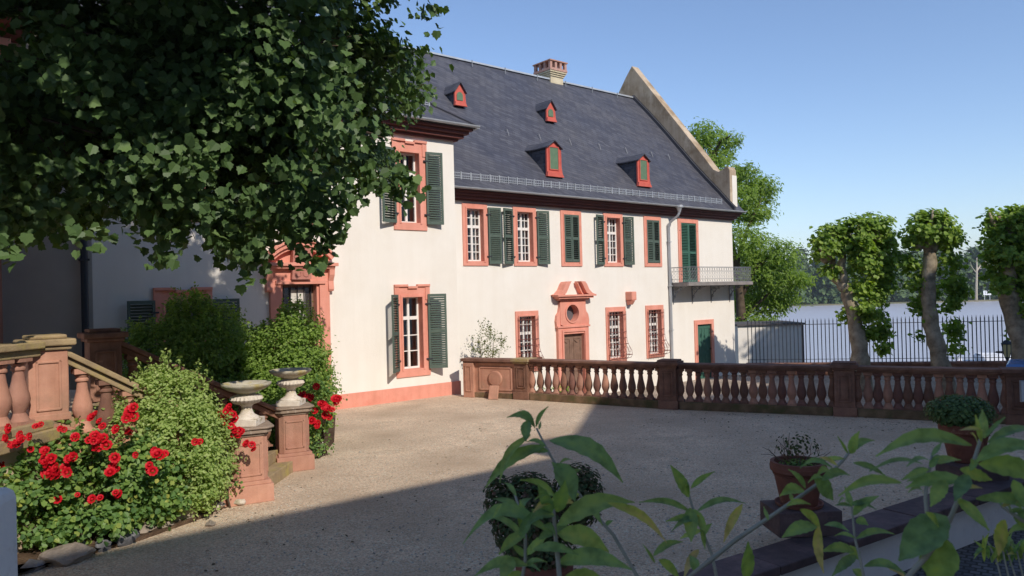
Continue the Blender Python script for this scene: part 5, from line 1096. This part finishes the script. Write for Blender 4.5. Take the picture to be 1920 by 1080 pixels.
def maple():
    t = empty('maple_tree', loc=(-8.3, 7.2, 0)); o = np.array([-8.3, 7.2, 0]); tag(t, 'large dark leafy maple overhanging the left half of the courtyard', 'tree'); b = MB(); O_ = Vector(o)
    limb(b, [(0, 0, -.1), (.1, .1, 2), (.3, .2, 4), (.7, .5, 6), (1.2, .8, 9)], .34, .14, 12)
    tips = [(at(350, 120, 8.6), .11), (at(520, 220, 9.2), .08), (at(640, 60, 9.0), .08), (at(250, 330, 8.0), .08), (at(130, 250, 7.4), .08), (at(560, 370, 9.4), .06), (at(700, 250, 9.6), .06), (at(420, -150, 9), .1), (at(150, 60, 7.6), .09), (at(400, 420, 9.0), .05)]
    for i, (p, r_) in enumerate(tips):
        q = p - O_ + Vector((-.1, .7, .15)); s_ = Vector((.3, .2, 3.2 + .35 * i)); mid = s_.lerp(q, .5) + Vector((0, 0, .5)); limb(b, [s_, mid, q], r_ * .7, .012, 7, .03)
        for k in range(3): e = q + Vector((rnd.uniform(-.5, .5), rnd.uniform(-.2, .5), rnd.uniform(-.4, .2))); limb(b, [mid.lerp(q, .6 + .1 * k), e], .012, .004, 4)
    b.build('trunk', darkbark, t, smooth=True)
    def keep(p):
        if p[1] < 3.6: return False
        x, y = proj(p); m_ = 16 + 1100 * .07 / p[1] * 1.0
        if x > -650 and y > -480:
            if not (inside(x, y) and inside(x + m_, y) and inside(x, y + m_) and inside(x - m_ * .6, y)): return False
            if x < 70 and 30 < y < 112 and p[1] < 30: return False
        return sunok(p, .42)
    blobs = [((-4.6, 9.2, 6.6), (4.3, 2.3, 3.4)), ((-2.4, 9.6, 6.2), (2.3, 1.8, 2.6)), ((-6.2, 8.6, 4.9), (2.6, 1.9, 1.9)), ((-3.8, 9.4, 4.7), (1.9, 1.6, 1.5)), ((-4.5, 9.0, 9.2), (4.2, 2.6, 2.5)), ((-1.9, 9.8, 4.7), (1.2, 1.1, .8)), ((-5.0, 10.8, 5.8), (3.2, 1.6, 2.6)), ((-3.2, 9.6, 3.9), (1.2, 1.2, .9)), ((-4.6, 5.6, 8.6), (3.0, 1.7, 1.5)), ((-5.5, 5.2, 7.2), (2.0, 1.2, 1.2)), ((-2.9, 5.4, 8.9), (1.5, 1.2, 1.7)), ((-3.6, 5.0, 7.2), (1.3, 1.0, .9)), ((-3.2, 12.6, 5.2), (1.5, 1.2, 1.5)), ((-3.9, 12.0, 4.4), (1.3, 1.0, .9)), ((-2.6, 13.0, 6.4), (1.3, 1.0, 1.3))]  # blobs nearest the camera are unseen, added to shade the left leaves
    P, N, s = clumps(blobs, 27, .14, 13, .10, keep=lump(1.15, -.25, keep), shell=.1, up=.5)
    P3, N3, s3 = clumps([((-1.5, 5.7, 9.2), (2.3, 1.4, 1.4)), ((-3.4, 5.6, 9.4), (1.8, 1.3, 1.6)), ((-.9, 6.2, 8.0), (1.2, 1.0, .9)), ((-2.4, 5.4, 7.6), (1.3, 1.0, .8)), ((-.2, 6.0, 10.6), (1.6, 1.3, 1.2))], 22, .15, 12, .11, keep=lump(1.25, .75, lambda p: proj(p)[1] < -60 and sunok(p, .42)), shell=.1)  # unseen leaf clumps added above the view to dapple the crown with shade
    P = np.concatenate([P, P3]); N = np.concatenate([N, N3]); s = np.concatenate([s, s3])
    dn = []   # hanging sprays at the lower edge
    for x, y, Y in ((470, 500, 9), (455, 470, 9), (485, 480, 9), (310, 470, 8.6), (318, 445, 8.6), (575, 470, 9.2), (600, 455, 9.3), (590, 485, 9.2), (742, 350, 9.6), (762, 330, 9.6), (720, 340, 9.6), (700, 325, 9.5), (680, 350, 9.5), (640, 380, 9.4), (170, 440, 8), (20, 480, 7.4), (520, 445, 9), (430, 440, 8.8), (250, 400, 8.3), (560, 420, 9.2), (620, 430, 9.3), (770, 345, 9.6)):
        c = np.array(at(x, y, Y)); m = 17; P = np.concatenate([P, c + nr.normal(size=(m, 3)) * [.09, .1, .1]]); N = np.concatenate([N, nr.normal(size=(m, 3)) + [.2, -.8, .5]]); s = np.concatenate([s, .125 * (.7 + .5 * nr.random(m))])
    N = N + nr.normal(size=N.shape) * .35
    leaf_cloud('crown', lf_maple, P - o, N, s, SH_MAPLE, .95, .2, parent=t, droop=(0, -.2, -.9))
    print('maple leaves', len(P))
maple()
# ---- bushes
def bush(name, base, blobs, mat, label, cat='bush', dens=40, lv=9, ls=.035, cr=.055, sh=SH_OV, wd=.7, up=.5, spr=0, stems=14, shell=.45, group=None):
    t = empty(name, loc=base); tag(t, label, cat, group); o = np.array(base)
    P, N, s = clumps([(tuple(np.array(c) - o), r) for c, r in blobs], dens * 1.35, cr, lv, ls, shell=shell, up=up, keep=lump(3.2, -.55))
    if spr:   # free upright shoots that break the outline
        PP = [P]; NN = [N]; b2 = MB()
        for c, r in blobs:
            for k in range(spr):
                v = nr.normal(size=3); v[2] = abs(v[2]) + .4; v /= np.linalg.norm(v); a = np.array(c) - o + v * np.array(r) * .85; d = v * .5 + [0, 0, .8]; d /= np.linalg.norm(d); ln = .12 + .22 * nr.random(); m = 16
                q = np.linspace(0, ln, m)[:, None]; PP.append(a + d * q + nr.normal(size=(m, 3)) * .012); NN.append(nr.normal(size=(m, 3)) + [0, 0, .5]); b2.tube([a, a + d * ln * .95], [.004, .002], 3)
        P = np.concatenate(PP); N = np.concatenate(NN); s = ls * (.7 + .6 * nr.random(len(P)))
    leaf_cloud('foliage', mat, P, N, s, sh, wd, parent=t)
    b = MB()
    for k in range(stems):
        a = k * 2.4; c, r = blobs[k % len(blobs)]; e = np.array(c) - o + np.array([math.cos(a) * r[0] * .5, math.sin(a) * r[1] * .5, 0]); b.tube([(math.cos(a) * .12, math.sin(a) * .12, -.05), tuple(e * [.6, .6, .5]), tuple(e)], [.014, .01, .005], 5)
    b.build('stems', darkbark, t); return t
bush('privet_bush', (-4.45, 9.65, 0), [((-4.55, 9.6, .85), (.86, .6, .8)), ((-4.5, 9.65, 1.35), (.6, .5, .58)), ((-4.2, 9.7, .75), (.55, .5, .68)), ((-4.85, 9.5, 1.05), (.4, .4, .45)), ((-4.35, 9.5, .4), (.6, .5, .38))], lf_box, 'rounded light green bush behind the red roses, left of the nearer urn', dens=110, lv=12, ls=.042, spr=40)
bush('garden_bush', (-4.35, 14.3, 0), [((-4.35, 14.3, 1.25), (.78, .8, 1.2)), ((-4.15, 14.4, 1.85), (.5, .6, .8)), ((-4.75, 14.2, 1.0), (.7, .7, .9)), ((-3.95, 14.5, .95), (.45, .5, .8)), ((-4.95, 14.3, 1.6), (.5, .5, .6)), ((-4.6, 13.6, .8), (.7, .5, .7))], lf_yew, 'tall bright green bush before the coral door of the wing', dens=95, lv=12, ls=.055, cr=.09, spr=42)
bush('garden_bush', (-5.9, 13.2, 0), [((-5.6, 13.3, 1.3), (.9, .8, 1.3)), ((-6.15, 13.2, 1.2), (.75, .7, 1.25)), ((-5.5, 13.5, 2.05), (.7, .6, .7)), ((-6.5, 13.2, 1.6), (.5, .5, .8)), ((-5.1, 13.6, .9), (.6, .6, .9)), ((-5.7, 13.2, 2.45), (.4, .4, .4))], lf_yew, 'dark shaded bush below the barred ground floor window', dens=85, lv=12, ls=.055, cr=.09, spr=34)
def rose_mesh():
    b = MB(); q = random.Random(5)
    for ringi, (n, r, op) in enumerate(((4, .008, .05), (5, .016, .2), (6, .026, .45), (8, .036, .75), (9, .042, 1.1))):
        for k in range(n):
            a = 6.283 * k / n + ringi * .7; c, s_ = math.cos(a), math.sin(a); w = r * .95
            def pt(u, v): rr = r * (1 - .3 * v) + v * v * r * op; return (c * rr - s_ * u * w, s_ * rr + c * u * w, .004 + v * .034 - .018 * max(0, v - .6) * op)
            b.face([pt(-.5, 0), pt(.5, 0), pt(.7, .5), pt(-.7, .5)]); b.face([pt(-.7, .5), pt(.7, .5), pt(.35, 1), pt(-.35, 1)])
    b.lathe([(.001, .0), (.02, .004), (.024, .026), (.012, .036), (.001, .037)], 7)
    me = b.mesh('bloom', petal, True); at_ = me.attributes.new('tone', 'FLOAT', 'POINT'); at_.data.foreach_set('value', np.array([min(1, max(0, .3 + v.co.z * 14 + q.uniform(-.15, .15))) for v in me.vertices], dtype=np.float32)); return me
ROSE = rose_mesh()
def blooms(t, lst, Yf, sc=1.0):
    """clusters of blooms, each cluster a flower head of its own"""
    o = t.location; j = 0
    for px, py, n, s_ in lst:
        h = rnd.uniform(-.25, .25); c = at(px, py, Yf(px, py) + h * .4); b = None
        for k in range(int(n * 1.1 + .5)):
            p = c + Vector((rnd.gauss(0, .038 * (n > 1) * min(1.6, n / 4)), rnd.gauss(0, .03), rnd.gauss(0, .032 * (n > 1) * min(1.5, n / 4)))) - o
            d = Vector((rnd.uniform(-.5, .5), -.8, rnd.uniform(.1, .9))); M_ = T(p) @ d.to_track_quat('Z', 'Y').to_matrix().to_4x4() @ Matrix.Scale(sc * s_ * rnd.uniform(.8, 1.15), 4)
            link('rose_bloom', ROSE, t, M_); j += 1
    return j
rb = bush('rose_bush', (-5.0, 8.55, 0), [((-5.5, 8.35, .62), (.62, .4, .58)), ((-4.8, 8.85, .6), (.6, .36, .5)), ((-4.35, 9.15, .5), (.36, .3, .4)), ((-5.75, 8.05, .75), (.5, .35, .5)), ((-5.05, 8.75, .95), (.4, .3, .3)), ((-4.6, 9.0, .85), (.35, .3, .3)), ((-5.15, 8.5, .3), (.8, .28, .22))], lf_rose, 'low red rose bush full of blooms in the lower left corner', 'rose bush', dens=70, lv=10, ls=.062, cr=.07, wd=.9, spr=4, stems=20, group='red rose bushes')
blooms(rb, [(245, 775, 5, 1.5), (180, 780, 2, 1.1), (185, 795, 2, 1.0), (213, 807, 2, 1.2), (238, 808, 2, 1.1), (143, 820, 2, 1.2), (190, 830, 6, 1.6), (170, 828, 3, 1.3), (38, 822, 6, 1.3), (15, 825, 3, 1.1), (72, 800, 2, 1), (85, 848, 2, 1.3), (97, 870, 5, 1.4), (103, 893, 6, 1.5), (84, 862, 3, 1.2), (135, 857, 3, 1.3), (122, 880, 2, 1.2), (5, 870, 3, 1.3), (220, 866, 4, 1.4), (210, 888, 2, 1.4), (280, 880, 4, 1.3), (300, 852, 4, 1.5), (258, 852, 1, 1.1), (110, 936, 1, 1.3), (183, 935, 3, 1.1), (221, 926, 3, 1.1), (28, 958, 2, 1.1), (375, 829, 2, 1.1), (150, 926, 1, .9), (60, 842, 1, .9), (118, 808, 2, .9), (5, 828, 2, 1.2)], lambda x, y: 7.95 + (x / 300) * .6, .53)
cl = bush('rose_bush', (-3.95, 10.0, 0), [((-4.0, 9.95, .95), (.16, .15, .5)), ((-3.9, 9.95, .35), (.2, .15, .3))], lf_rose, 'slender red climbing rose leaning on the nearer pedestal', 'rose bush', dens=40, lv=6, ls=.05, cr=.06, stems=5, group='red rose bushes')
blooms(cl, [(415, 775, 4, 1.1), (430, 770, 4, 1.2), (442, 782, 4, 1.3), (418, 790, 3, 1.1), (432, 805, 4, 1.1), (447, 812, 4, 1.2), (467, 837, 4, 1.1)], lambda x, y: 9.85, .6)
r2 = bush('rose_bush', (-3.45, 13.2, 0), [((-3.5, 13.2, .75), (.28, .25, .7)), ((-3.3, 13.4, .95), (.22, .2, .35)), ((-3.45, 13.1, .3), (.28, .2, .28))], lf_rose, 'red rose bush between the farther pedestal and the wing wall', 'rose bush', dens=40, lv=8, ls=.055, cr=.07, stems=8, spr=3, group='red rose bushes')
blooms(r2, [(570, 742, 3, 1.2), (581, 748, 4, 1.2), (602, 760, 4, 1.4), (617, 766, 3, 1.2), (628, 753, 3, 1.6), (614, 781, 3, 1.3), (585, 790, 3, 1.2), (594, 798, 3, 1.3), (594, 728, 2, 1.1), (588, 770, 2, 1.0)], lambda x, y: 12.9, .7)
pr = bush('rambler_rose', (-.78, 22.1, -.85), [((-.8, 22.1, 1.35), (.42, .35, .5)), ((-.6, 22.1, 1.05), (.4, .3, .5)), ((-.95, 22.05, .9), (.25, .25, .5)), ((-.75, 22.1, .1), (.3, .3, .7))], leaf_mat('pale_rambler_leaf', [(.08, .12, .05), (.16, .19, .08), (.30, .28, .16)], .35), 'pale rambling rose climbing at the corner behind the balustrade', 'climbing plant', dens=22, lv=8, ls=.05, cr=.08, spr=8)
bush('low_shrub', tuple(W(3.9, .55, -.85)), [(tuple(W(3.7, .55, -.45)), (.5, .3, .45)), (tuple(W(4.5, .6, -.6)), (.4, .3, .3)), (tuple(W(2.9, .5, -.6)), (.5, .3, .3))], lf_plane, 'low leafy plants at the foot of the long house beside its portal', 'plant', dens=20, lv=6, ls=.07, cr=.1)

# ================================================================== FOREGROUND SHRUB
def fg_shrub():
    root = Vector((.95, 1.15, -.35)); t = empty('butterfly_bush', loc=root); tag(t, 'felty leafed shrub with long green leaves close to the camera at the lower right', 'shrub')
    q = random.Random(21)
    def blade(V, F, TN, base, tip, wpx, Y, tone, curl=0.0, arch=.12, jag=0, dy=0.0):
        wpx *= .78; A = at(base[0], base[1], Y) - root; B = at(tip[0], tip[1], Y + dy) - root; d = B - A; Ln = d.length; w = wpx / F_PX * Y; d.normalize()
        view = (A + root - C0).normalized(); nrm = (-view + Vector((q.uniform(-.35, .35), 0, q.uniform(.1, .7)))); nrm = (nrm - d * nrm.dot(d)).normalized(); s_ = d.cross(nrm); up = Vector((0, 0, 1)); up = up - d * up.dot(d)
        if up.length > .2: up.normalize()
        else: up = nrm
        n = 12; n0 = len(V); ph = q.uniform(0, 6); tw = q.uniform(-.5, .5)
        for i in range(n + 1):
            f = i / n; wf = (math.sin(math.pi * min(1, f * 1.02) ** .78) ** .85 if f < .98 else 0) * .5 * w; wf = max(wf, .0012)
            c = A + d * (Ln * f) + up * (arch * Ln * math.sin(math.pi * f) * 1.0) + s_ * (curl * Ln * math.sin(math.pi * f)); fo = .30 + .1 * math.sin(f * 5 + ph); k_ = math.cos(tw * f), math.sin(tw * f)
            ss = s_ * k_[0] + nrm * k_[1]; nn = nrm * k_[0] - s_ * k_[1]
            ed = 1 + .07 * math.sin(f * 41 + ph) + jag * .1 * math.sin(f * 17)
            for u in (-1, -.55, 0, .55, 1): V.append(c + ss * (u * wf * (ed if abs(u) == 1 else 1)) + nn * (fo * abs(u) * wf + .05 * wf * math.sin(f * 30 + u * 3) * abs(u))); TN.append(min(1, max(0, tone + (.10 if abs(u) < .1 else 0) + .05 * math.sin(f * 30 + abs(u) * 9) + (.3 * f * f if tone > .6 else 0))))
        for i in range(n):
            for k in range(4): a = n0 + i * 5 + k; F.append((a, a + 1, a + 6, a + 5))
    def mk(name, V, F, TN, parent):
        me = bpy.data.meshes.new(name); me.from_pydata([tuple(v) for v in V], [], F); me.materials.append(lf_bud); me.polygons.foreach_set('use_smooth', [True] * len(F))
        a_ = me.attributes.new('tone', 'FLOAT', 'POINT'); a_.data.foreach_set('value', np.array(TN, dtype=np.float32)); link(name, me, parent)
    G = []
    # (stem points, depth, radius px, leaves: base, tip, width, tone, curl, arch)
    G.append(([(1200, 1090), (1150, 1003), (1103, 950), (1070, 905), (1040, 868), (1022, 835), (1006, 803)], 1.65, 3.2, [
        ((1003, 800), (950, 783), 20, .25, 0, .25), ((1005, 800), (1028, 762), 11, .2, 0, .1), ((990, 788), (986, 828), 26, .2, .05, 0), ((1003, 803), (972, 768), 9, .2, 0, .2), ((1022, 835), (910, 915), 30, .3, 0, .12), ((995, 815), (937, 905), 20, .5, .1, .05),
        ((1030, 826), (1168, 905), 46, .18, 0, .16), ((1045, 868), (1078, 940), 52, .15, -.05, 0), ((1050, 868), (1072, 862), 8, .3, 0, .1), ((1095, 945), (1130, 985), 18, .4, 0, .1), ((1010, 805), (1014, 790), 8, .1, 0, 0)]))
    G.append(([(1050, 1090), (1045, 1040), (1040, 990), (1038, 950), (1050, 915)], 1.35, 4.5, [
        ((1035, 1000), (868, 1020), 34, .22, 0, .32), ((1045, 985), (1190, 942), 48, .42, 0, .12), ((1045, 1000), (1142, 1035), 48, .5, 0, .12), ((1140, 943), (1250, 1018), 24, .72, 0, .1), ((1045, 960), (1060, 900), 34, .4, 0, 0), ((1035, 960), (1008, 908), 28, .15, 0, 0),
        ((985, 1000), (975, 938), 30, .35, 0, 0), ((975, 1005), (1000, 958), 24, .12, 0, 0), ((1045, 1055), (1185, 1068), 42, .3, 0, .12), ((990, 1060), (888, 1082), 30, .4, 0, .15), ((960, 1045), (940, 1090), 34, .5, 0, 0), ((1010, 1010), (1075, 990), 26, .1, 0, .1), ((1000, 1030), (1085, 1040), 24, .25, 0, .1), ((1060, 1080), (1150, 1110), 40, .45, 0, .1), ((940, 945), (925, 970), 10, .5, 0, 0), ((1040, 930), (975, 900), 16, .35, 0, .1)]))
    G.append(([(978, 1090), (985, 1050), (985, 1005), (975, 960), (965, 925)], 1.45, 3.4, [((975, 955), (925, 935), 16, .15, 0, .1), ((985, 1000), (935, 1040), 26, .3, 0, .1), ((985, 1040), (1030, 1000), 24, .4, 0, 0), ((968, 930), (945, 905), 12, .4, 0, .1), ((985, 1010), (900, 965), 18, .25, 0, .12)]))
    G.append(([(1345, 1090), (1335, 1040), (1312, 985), (1298, 950), (1291, 925), (1290, 905)], 1.75, 3.0, [
        ((1292, 932), (1257, 872), 28, .3, 0, .02), ((1296, 915), (1340, 884), 14, .3, 0, .06), ((1293, 958), (1198, 942), 16, .25, 0, .1), ((1308, 958), (1398, 944), 17, .25, 0, .14), ((1294, 952), (1296, 1016), 34, .4, 0, 0), ((1300, 955), (1325, 1000), 24, .45, 0, 0), ((1392, 945), (1357, 1017), 20, .85, 0, .04), ((1315, 988), (1322, 1030), 14, .3, 0, 0), ((1225, 1042), (1280, 1016), 18, .3, 0, .12), ((1228, 1055), (1205, 1020), 10, .4, 0, 0), ((1235, 1050), (1275, 1085), 26, .45, 0, .05), ((1310, 1030), (1282, 1085), 18, .95, 0, .1)]))
    G.append(([(1280, 1090), (1330, 1052), (1380, 1012), (1455, 962), (1527, 912), (1560, 885), (1585, 858), (1596, 842)], 1.45, 4.2, [
        ((1594, 850), (1612, 808), 26, .45, 0, 0), ((1594, 848), (1640, 826), 20, .3, 0, .15), ((1590, 850), (1570, 818), 8, .3, 0, 0), ((1526, 897), (1562, 938), 42, .08, 0, .05), ((1560, 876), (1500, 878), 13, .1, 0, .25), ((1560, 888), (1528, 896), 16, .3, 0, .2), ((1508, 920), (1462, 930), 26, .4, 0, .2), ((1510, 915), (1478, 880), 14, .3, 0, .1), ((1500, 955), (1540, 1000), 22, .55, 0, .1), ((1535, 985), (1545, 1075), 24, .85, .05, 0), ((1532, 988), (1466, 1008), 32, .3, 0, .12), ((1545, 985), (1592, 996), 18, .3, 0, .1), ((1600, 868), (1660, 892), 16, .1, 0, .06), ((1440, 975), (1432, 950), 10, .4, 0, 0), ((1400, 1085), (1402, 1015), 34, .4, 0, 0)]))
    G.append(([(1622, 1095), (1612, 1045), (1602, 1005), (1598, 955), (1594, 925)], 1.6, 2.8, [
        ((1600, 966), (1648, 930), 24, .3, 0, .08), ((1598, 950), (1584, 912), 14, .45, 0, 0), ((1590, 950), (1572, 943), 8, .4, 0, .2), ((1605, 975), (1628, 985), 20, .4, 0, .1), ((1605, 1010), (1678, 1002), 17, .25, 0, .14), ((1602, 1034), (1538, 1035), 24, .3, 0, .1), ((1605, 1042), (1560, 1080), 24, .1, 0, .05), ((1620, 1062), (1700, 1078), 24, .3, 0, .18), ((1660, 1060), (1700, 1085), 14, .9, 0, .1)]))
    G.append(([(1690, 1095), (1735, 1045), (1768, 1000), (1785, 965), (1810, 905), (1826, 865), (1840, 820), (1848, 795)], 1.15, 5.2, [
        ((1775, 968), (1685, 1052), 82, .12, 0, .02), ((1768, 1005), (1752, 1100), 84, .42, 0, 0), ((1822, 835), (1642, 856), 38, .38, 0, .16), ((1808, 900), (1698, 915), 34, .28, 0, .1), ((1690, 905), (1572, 930), 24, .4, 0, .14), ((1775, 900), (1745, 950), 38, .45, 0, 0), ((1815, 890), (1790, 940), 34, .15, 0, 0), ((1830, 865), (1965, 842), 42, .3, 0, .15), ((1835, 870), (1965, 905), 50, .4, 0, .1), ((1852, 830), (1955, 808), 24, .15, 0, .1), ((1846, 822), (1842, 768), 24, .5, 0, 0), ((1840, 828), (1829, 778), 13, .55, 0, 0), ((1850, 818), (1885, 782), 10, .2, 0, .05),
        ((1795, 935), (1855, 995), 26, .5, 0, .05), ((1830, 935), (1965, 972), 28, .3, 0, .12), ((1885, 975), (1872, 1042), 36, .72, 0, 0), ((1730, 870), (1630, 884), 12, .12, 0, .1), ((1740, 880), (1690, 900), 20, .4, 0, 0), ((1880, 950), (1960, 935), 30, .85, 0, .15), ((1760, 985), (1735, 960), 26, .5, 0, 0), ((1800, 880), (1860, 900), 30, .5, 0, 0), ((1900, 900), (1930, 960), 30, .4, 0, 0)]))
    G.append(([(1960, 1000), (1915, 975), (1880, 950), (1868, 930)], 1.2, 4, [((1878, 948), (1866, 925), 9, .2, 0, 0), ((1900, 965), (1940, 1000), 26, .3, 0, .05)]))
    G.append(([(1735, 935), (1738, 900), (1745, 870), (1748, 850)], 1.35, 3.5, [((1745, 865), (1700, 875), 18, .3, 0, .1), ((1748, 855), (1765, 830), 12, .3, 0, 0), ((1742, 880), (1700, 895), 16, .2, 0, .1)]))
    lit = []
    for i in range(5):   # small grey-green plant in the corner
        lit.append(([(1880 + i * 14, 1095), (1868 + i * 13, 1050 - i % 2 * 14), (1850 + i * 15, 1012 + (i * 7) % 13)], 2.1, 1.8, [((1850 + i * 15 + q.uniform(-6, 6), 1015 + (i * 7) % 13 + q.uniform(0, 40)), (1850 + i * 15 + q.uniform(-26, 26), 1008 + (i * 7) % 13 + q.uniform(-12, 40)), 9, q.uniform(.1, .7), 0, .05) for _ in range(9)]))
    G += lit
    for pts, Y, rp, leaves in G:
        b = MB(); P = [at(x, y, Y + .02 * i) - root for i, (x, y) in enumerate(pts)]
        low = P[0]; P = [Vector((0, 0, 0)) + Vector((low.x * .15, low.y * .15, 0)), Vector((low.x * .7, low.y * .7, low.z * .55))] + P
        m = len(P); b.tube(P, [rp / F_PX * Y * (1.3 - .75 * k / m) for k in range(m)], 8); br = b.build('branch', twig, t, smooth=True)
        V, F, TN = [], [], []
        if Y < 2:      # small side leaves and shoots along the stem
            leaves = list(leaves)
            for _ in range(7):
                k = q.randrange(0, len(pts) - 1); f = q.random(); x = pts[k][0] + (pts[k + 1][0] - pts[k][0]) * f; y = pts[k][1] + (pts[k + 1][1] - pts[k][1]) * f
                an = q.uniform(-.5, 3.6); ln = q.uniform(26, 62); leaves.append(((x, y), (x + ln * math.cos(an), y - ln * math.sin(an) * .6 + 6), ln * q.uniform(.24, .42), q.choice([.1, .2, .3, .4, .5, .75]), 0, q.uniform(0, .2)))
        for base, tip, w, tone, curl, arch in leaves: blade(V, F, TN, base, tip, w, Y + .03, tone, curl, arch, dy=q.uniform(-.06, .05))
        mk('leaves', V, F, TN, br)
fg_shrub()

# ================================================================== AIR
def haze():
    m = bpy.data.materials.new('haze_air'); m.use_nodes = True; n = m.node_tree.nodes; n.clear(); o = n.new('ShaderNodeOutputMaterial'); v = n.new('ShaderNodeVolumePrincipled')
    v.inputs['Color'].default_value = (.86, .92, 1, 1); v.inputs['Density'].default_value = .00025; v.inputs['Anisotropy'].default_value = .2; m.node_tree.links.new(v.outputs[0], o.inputs['Volume'])
    h = MB().box(-7000, 7000, -200, 9500, -10, 110).build('haze', m); tag(h, 'thin blue summer haze over the river', 'haze', kind='stuff')
USE_HAZE = True
if USE_HAZE: haze()
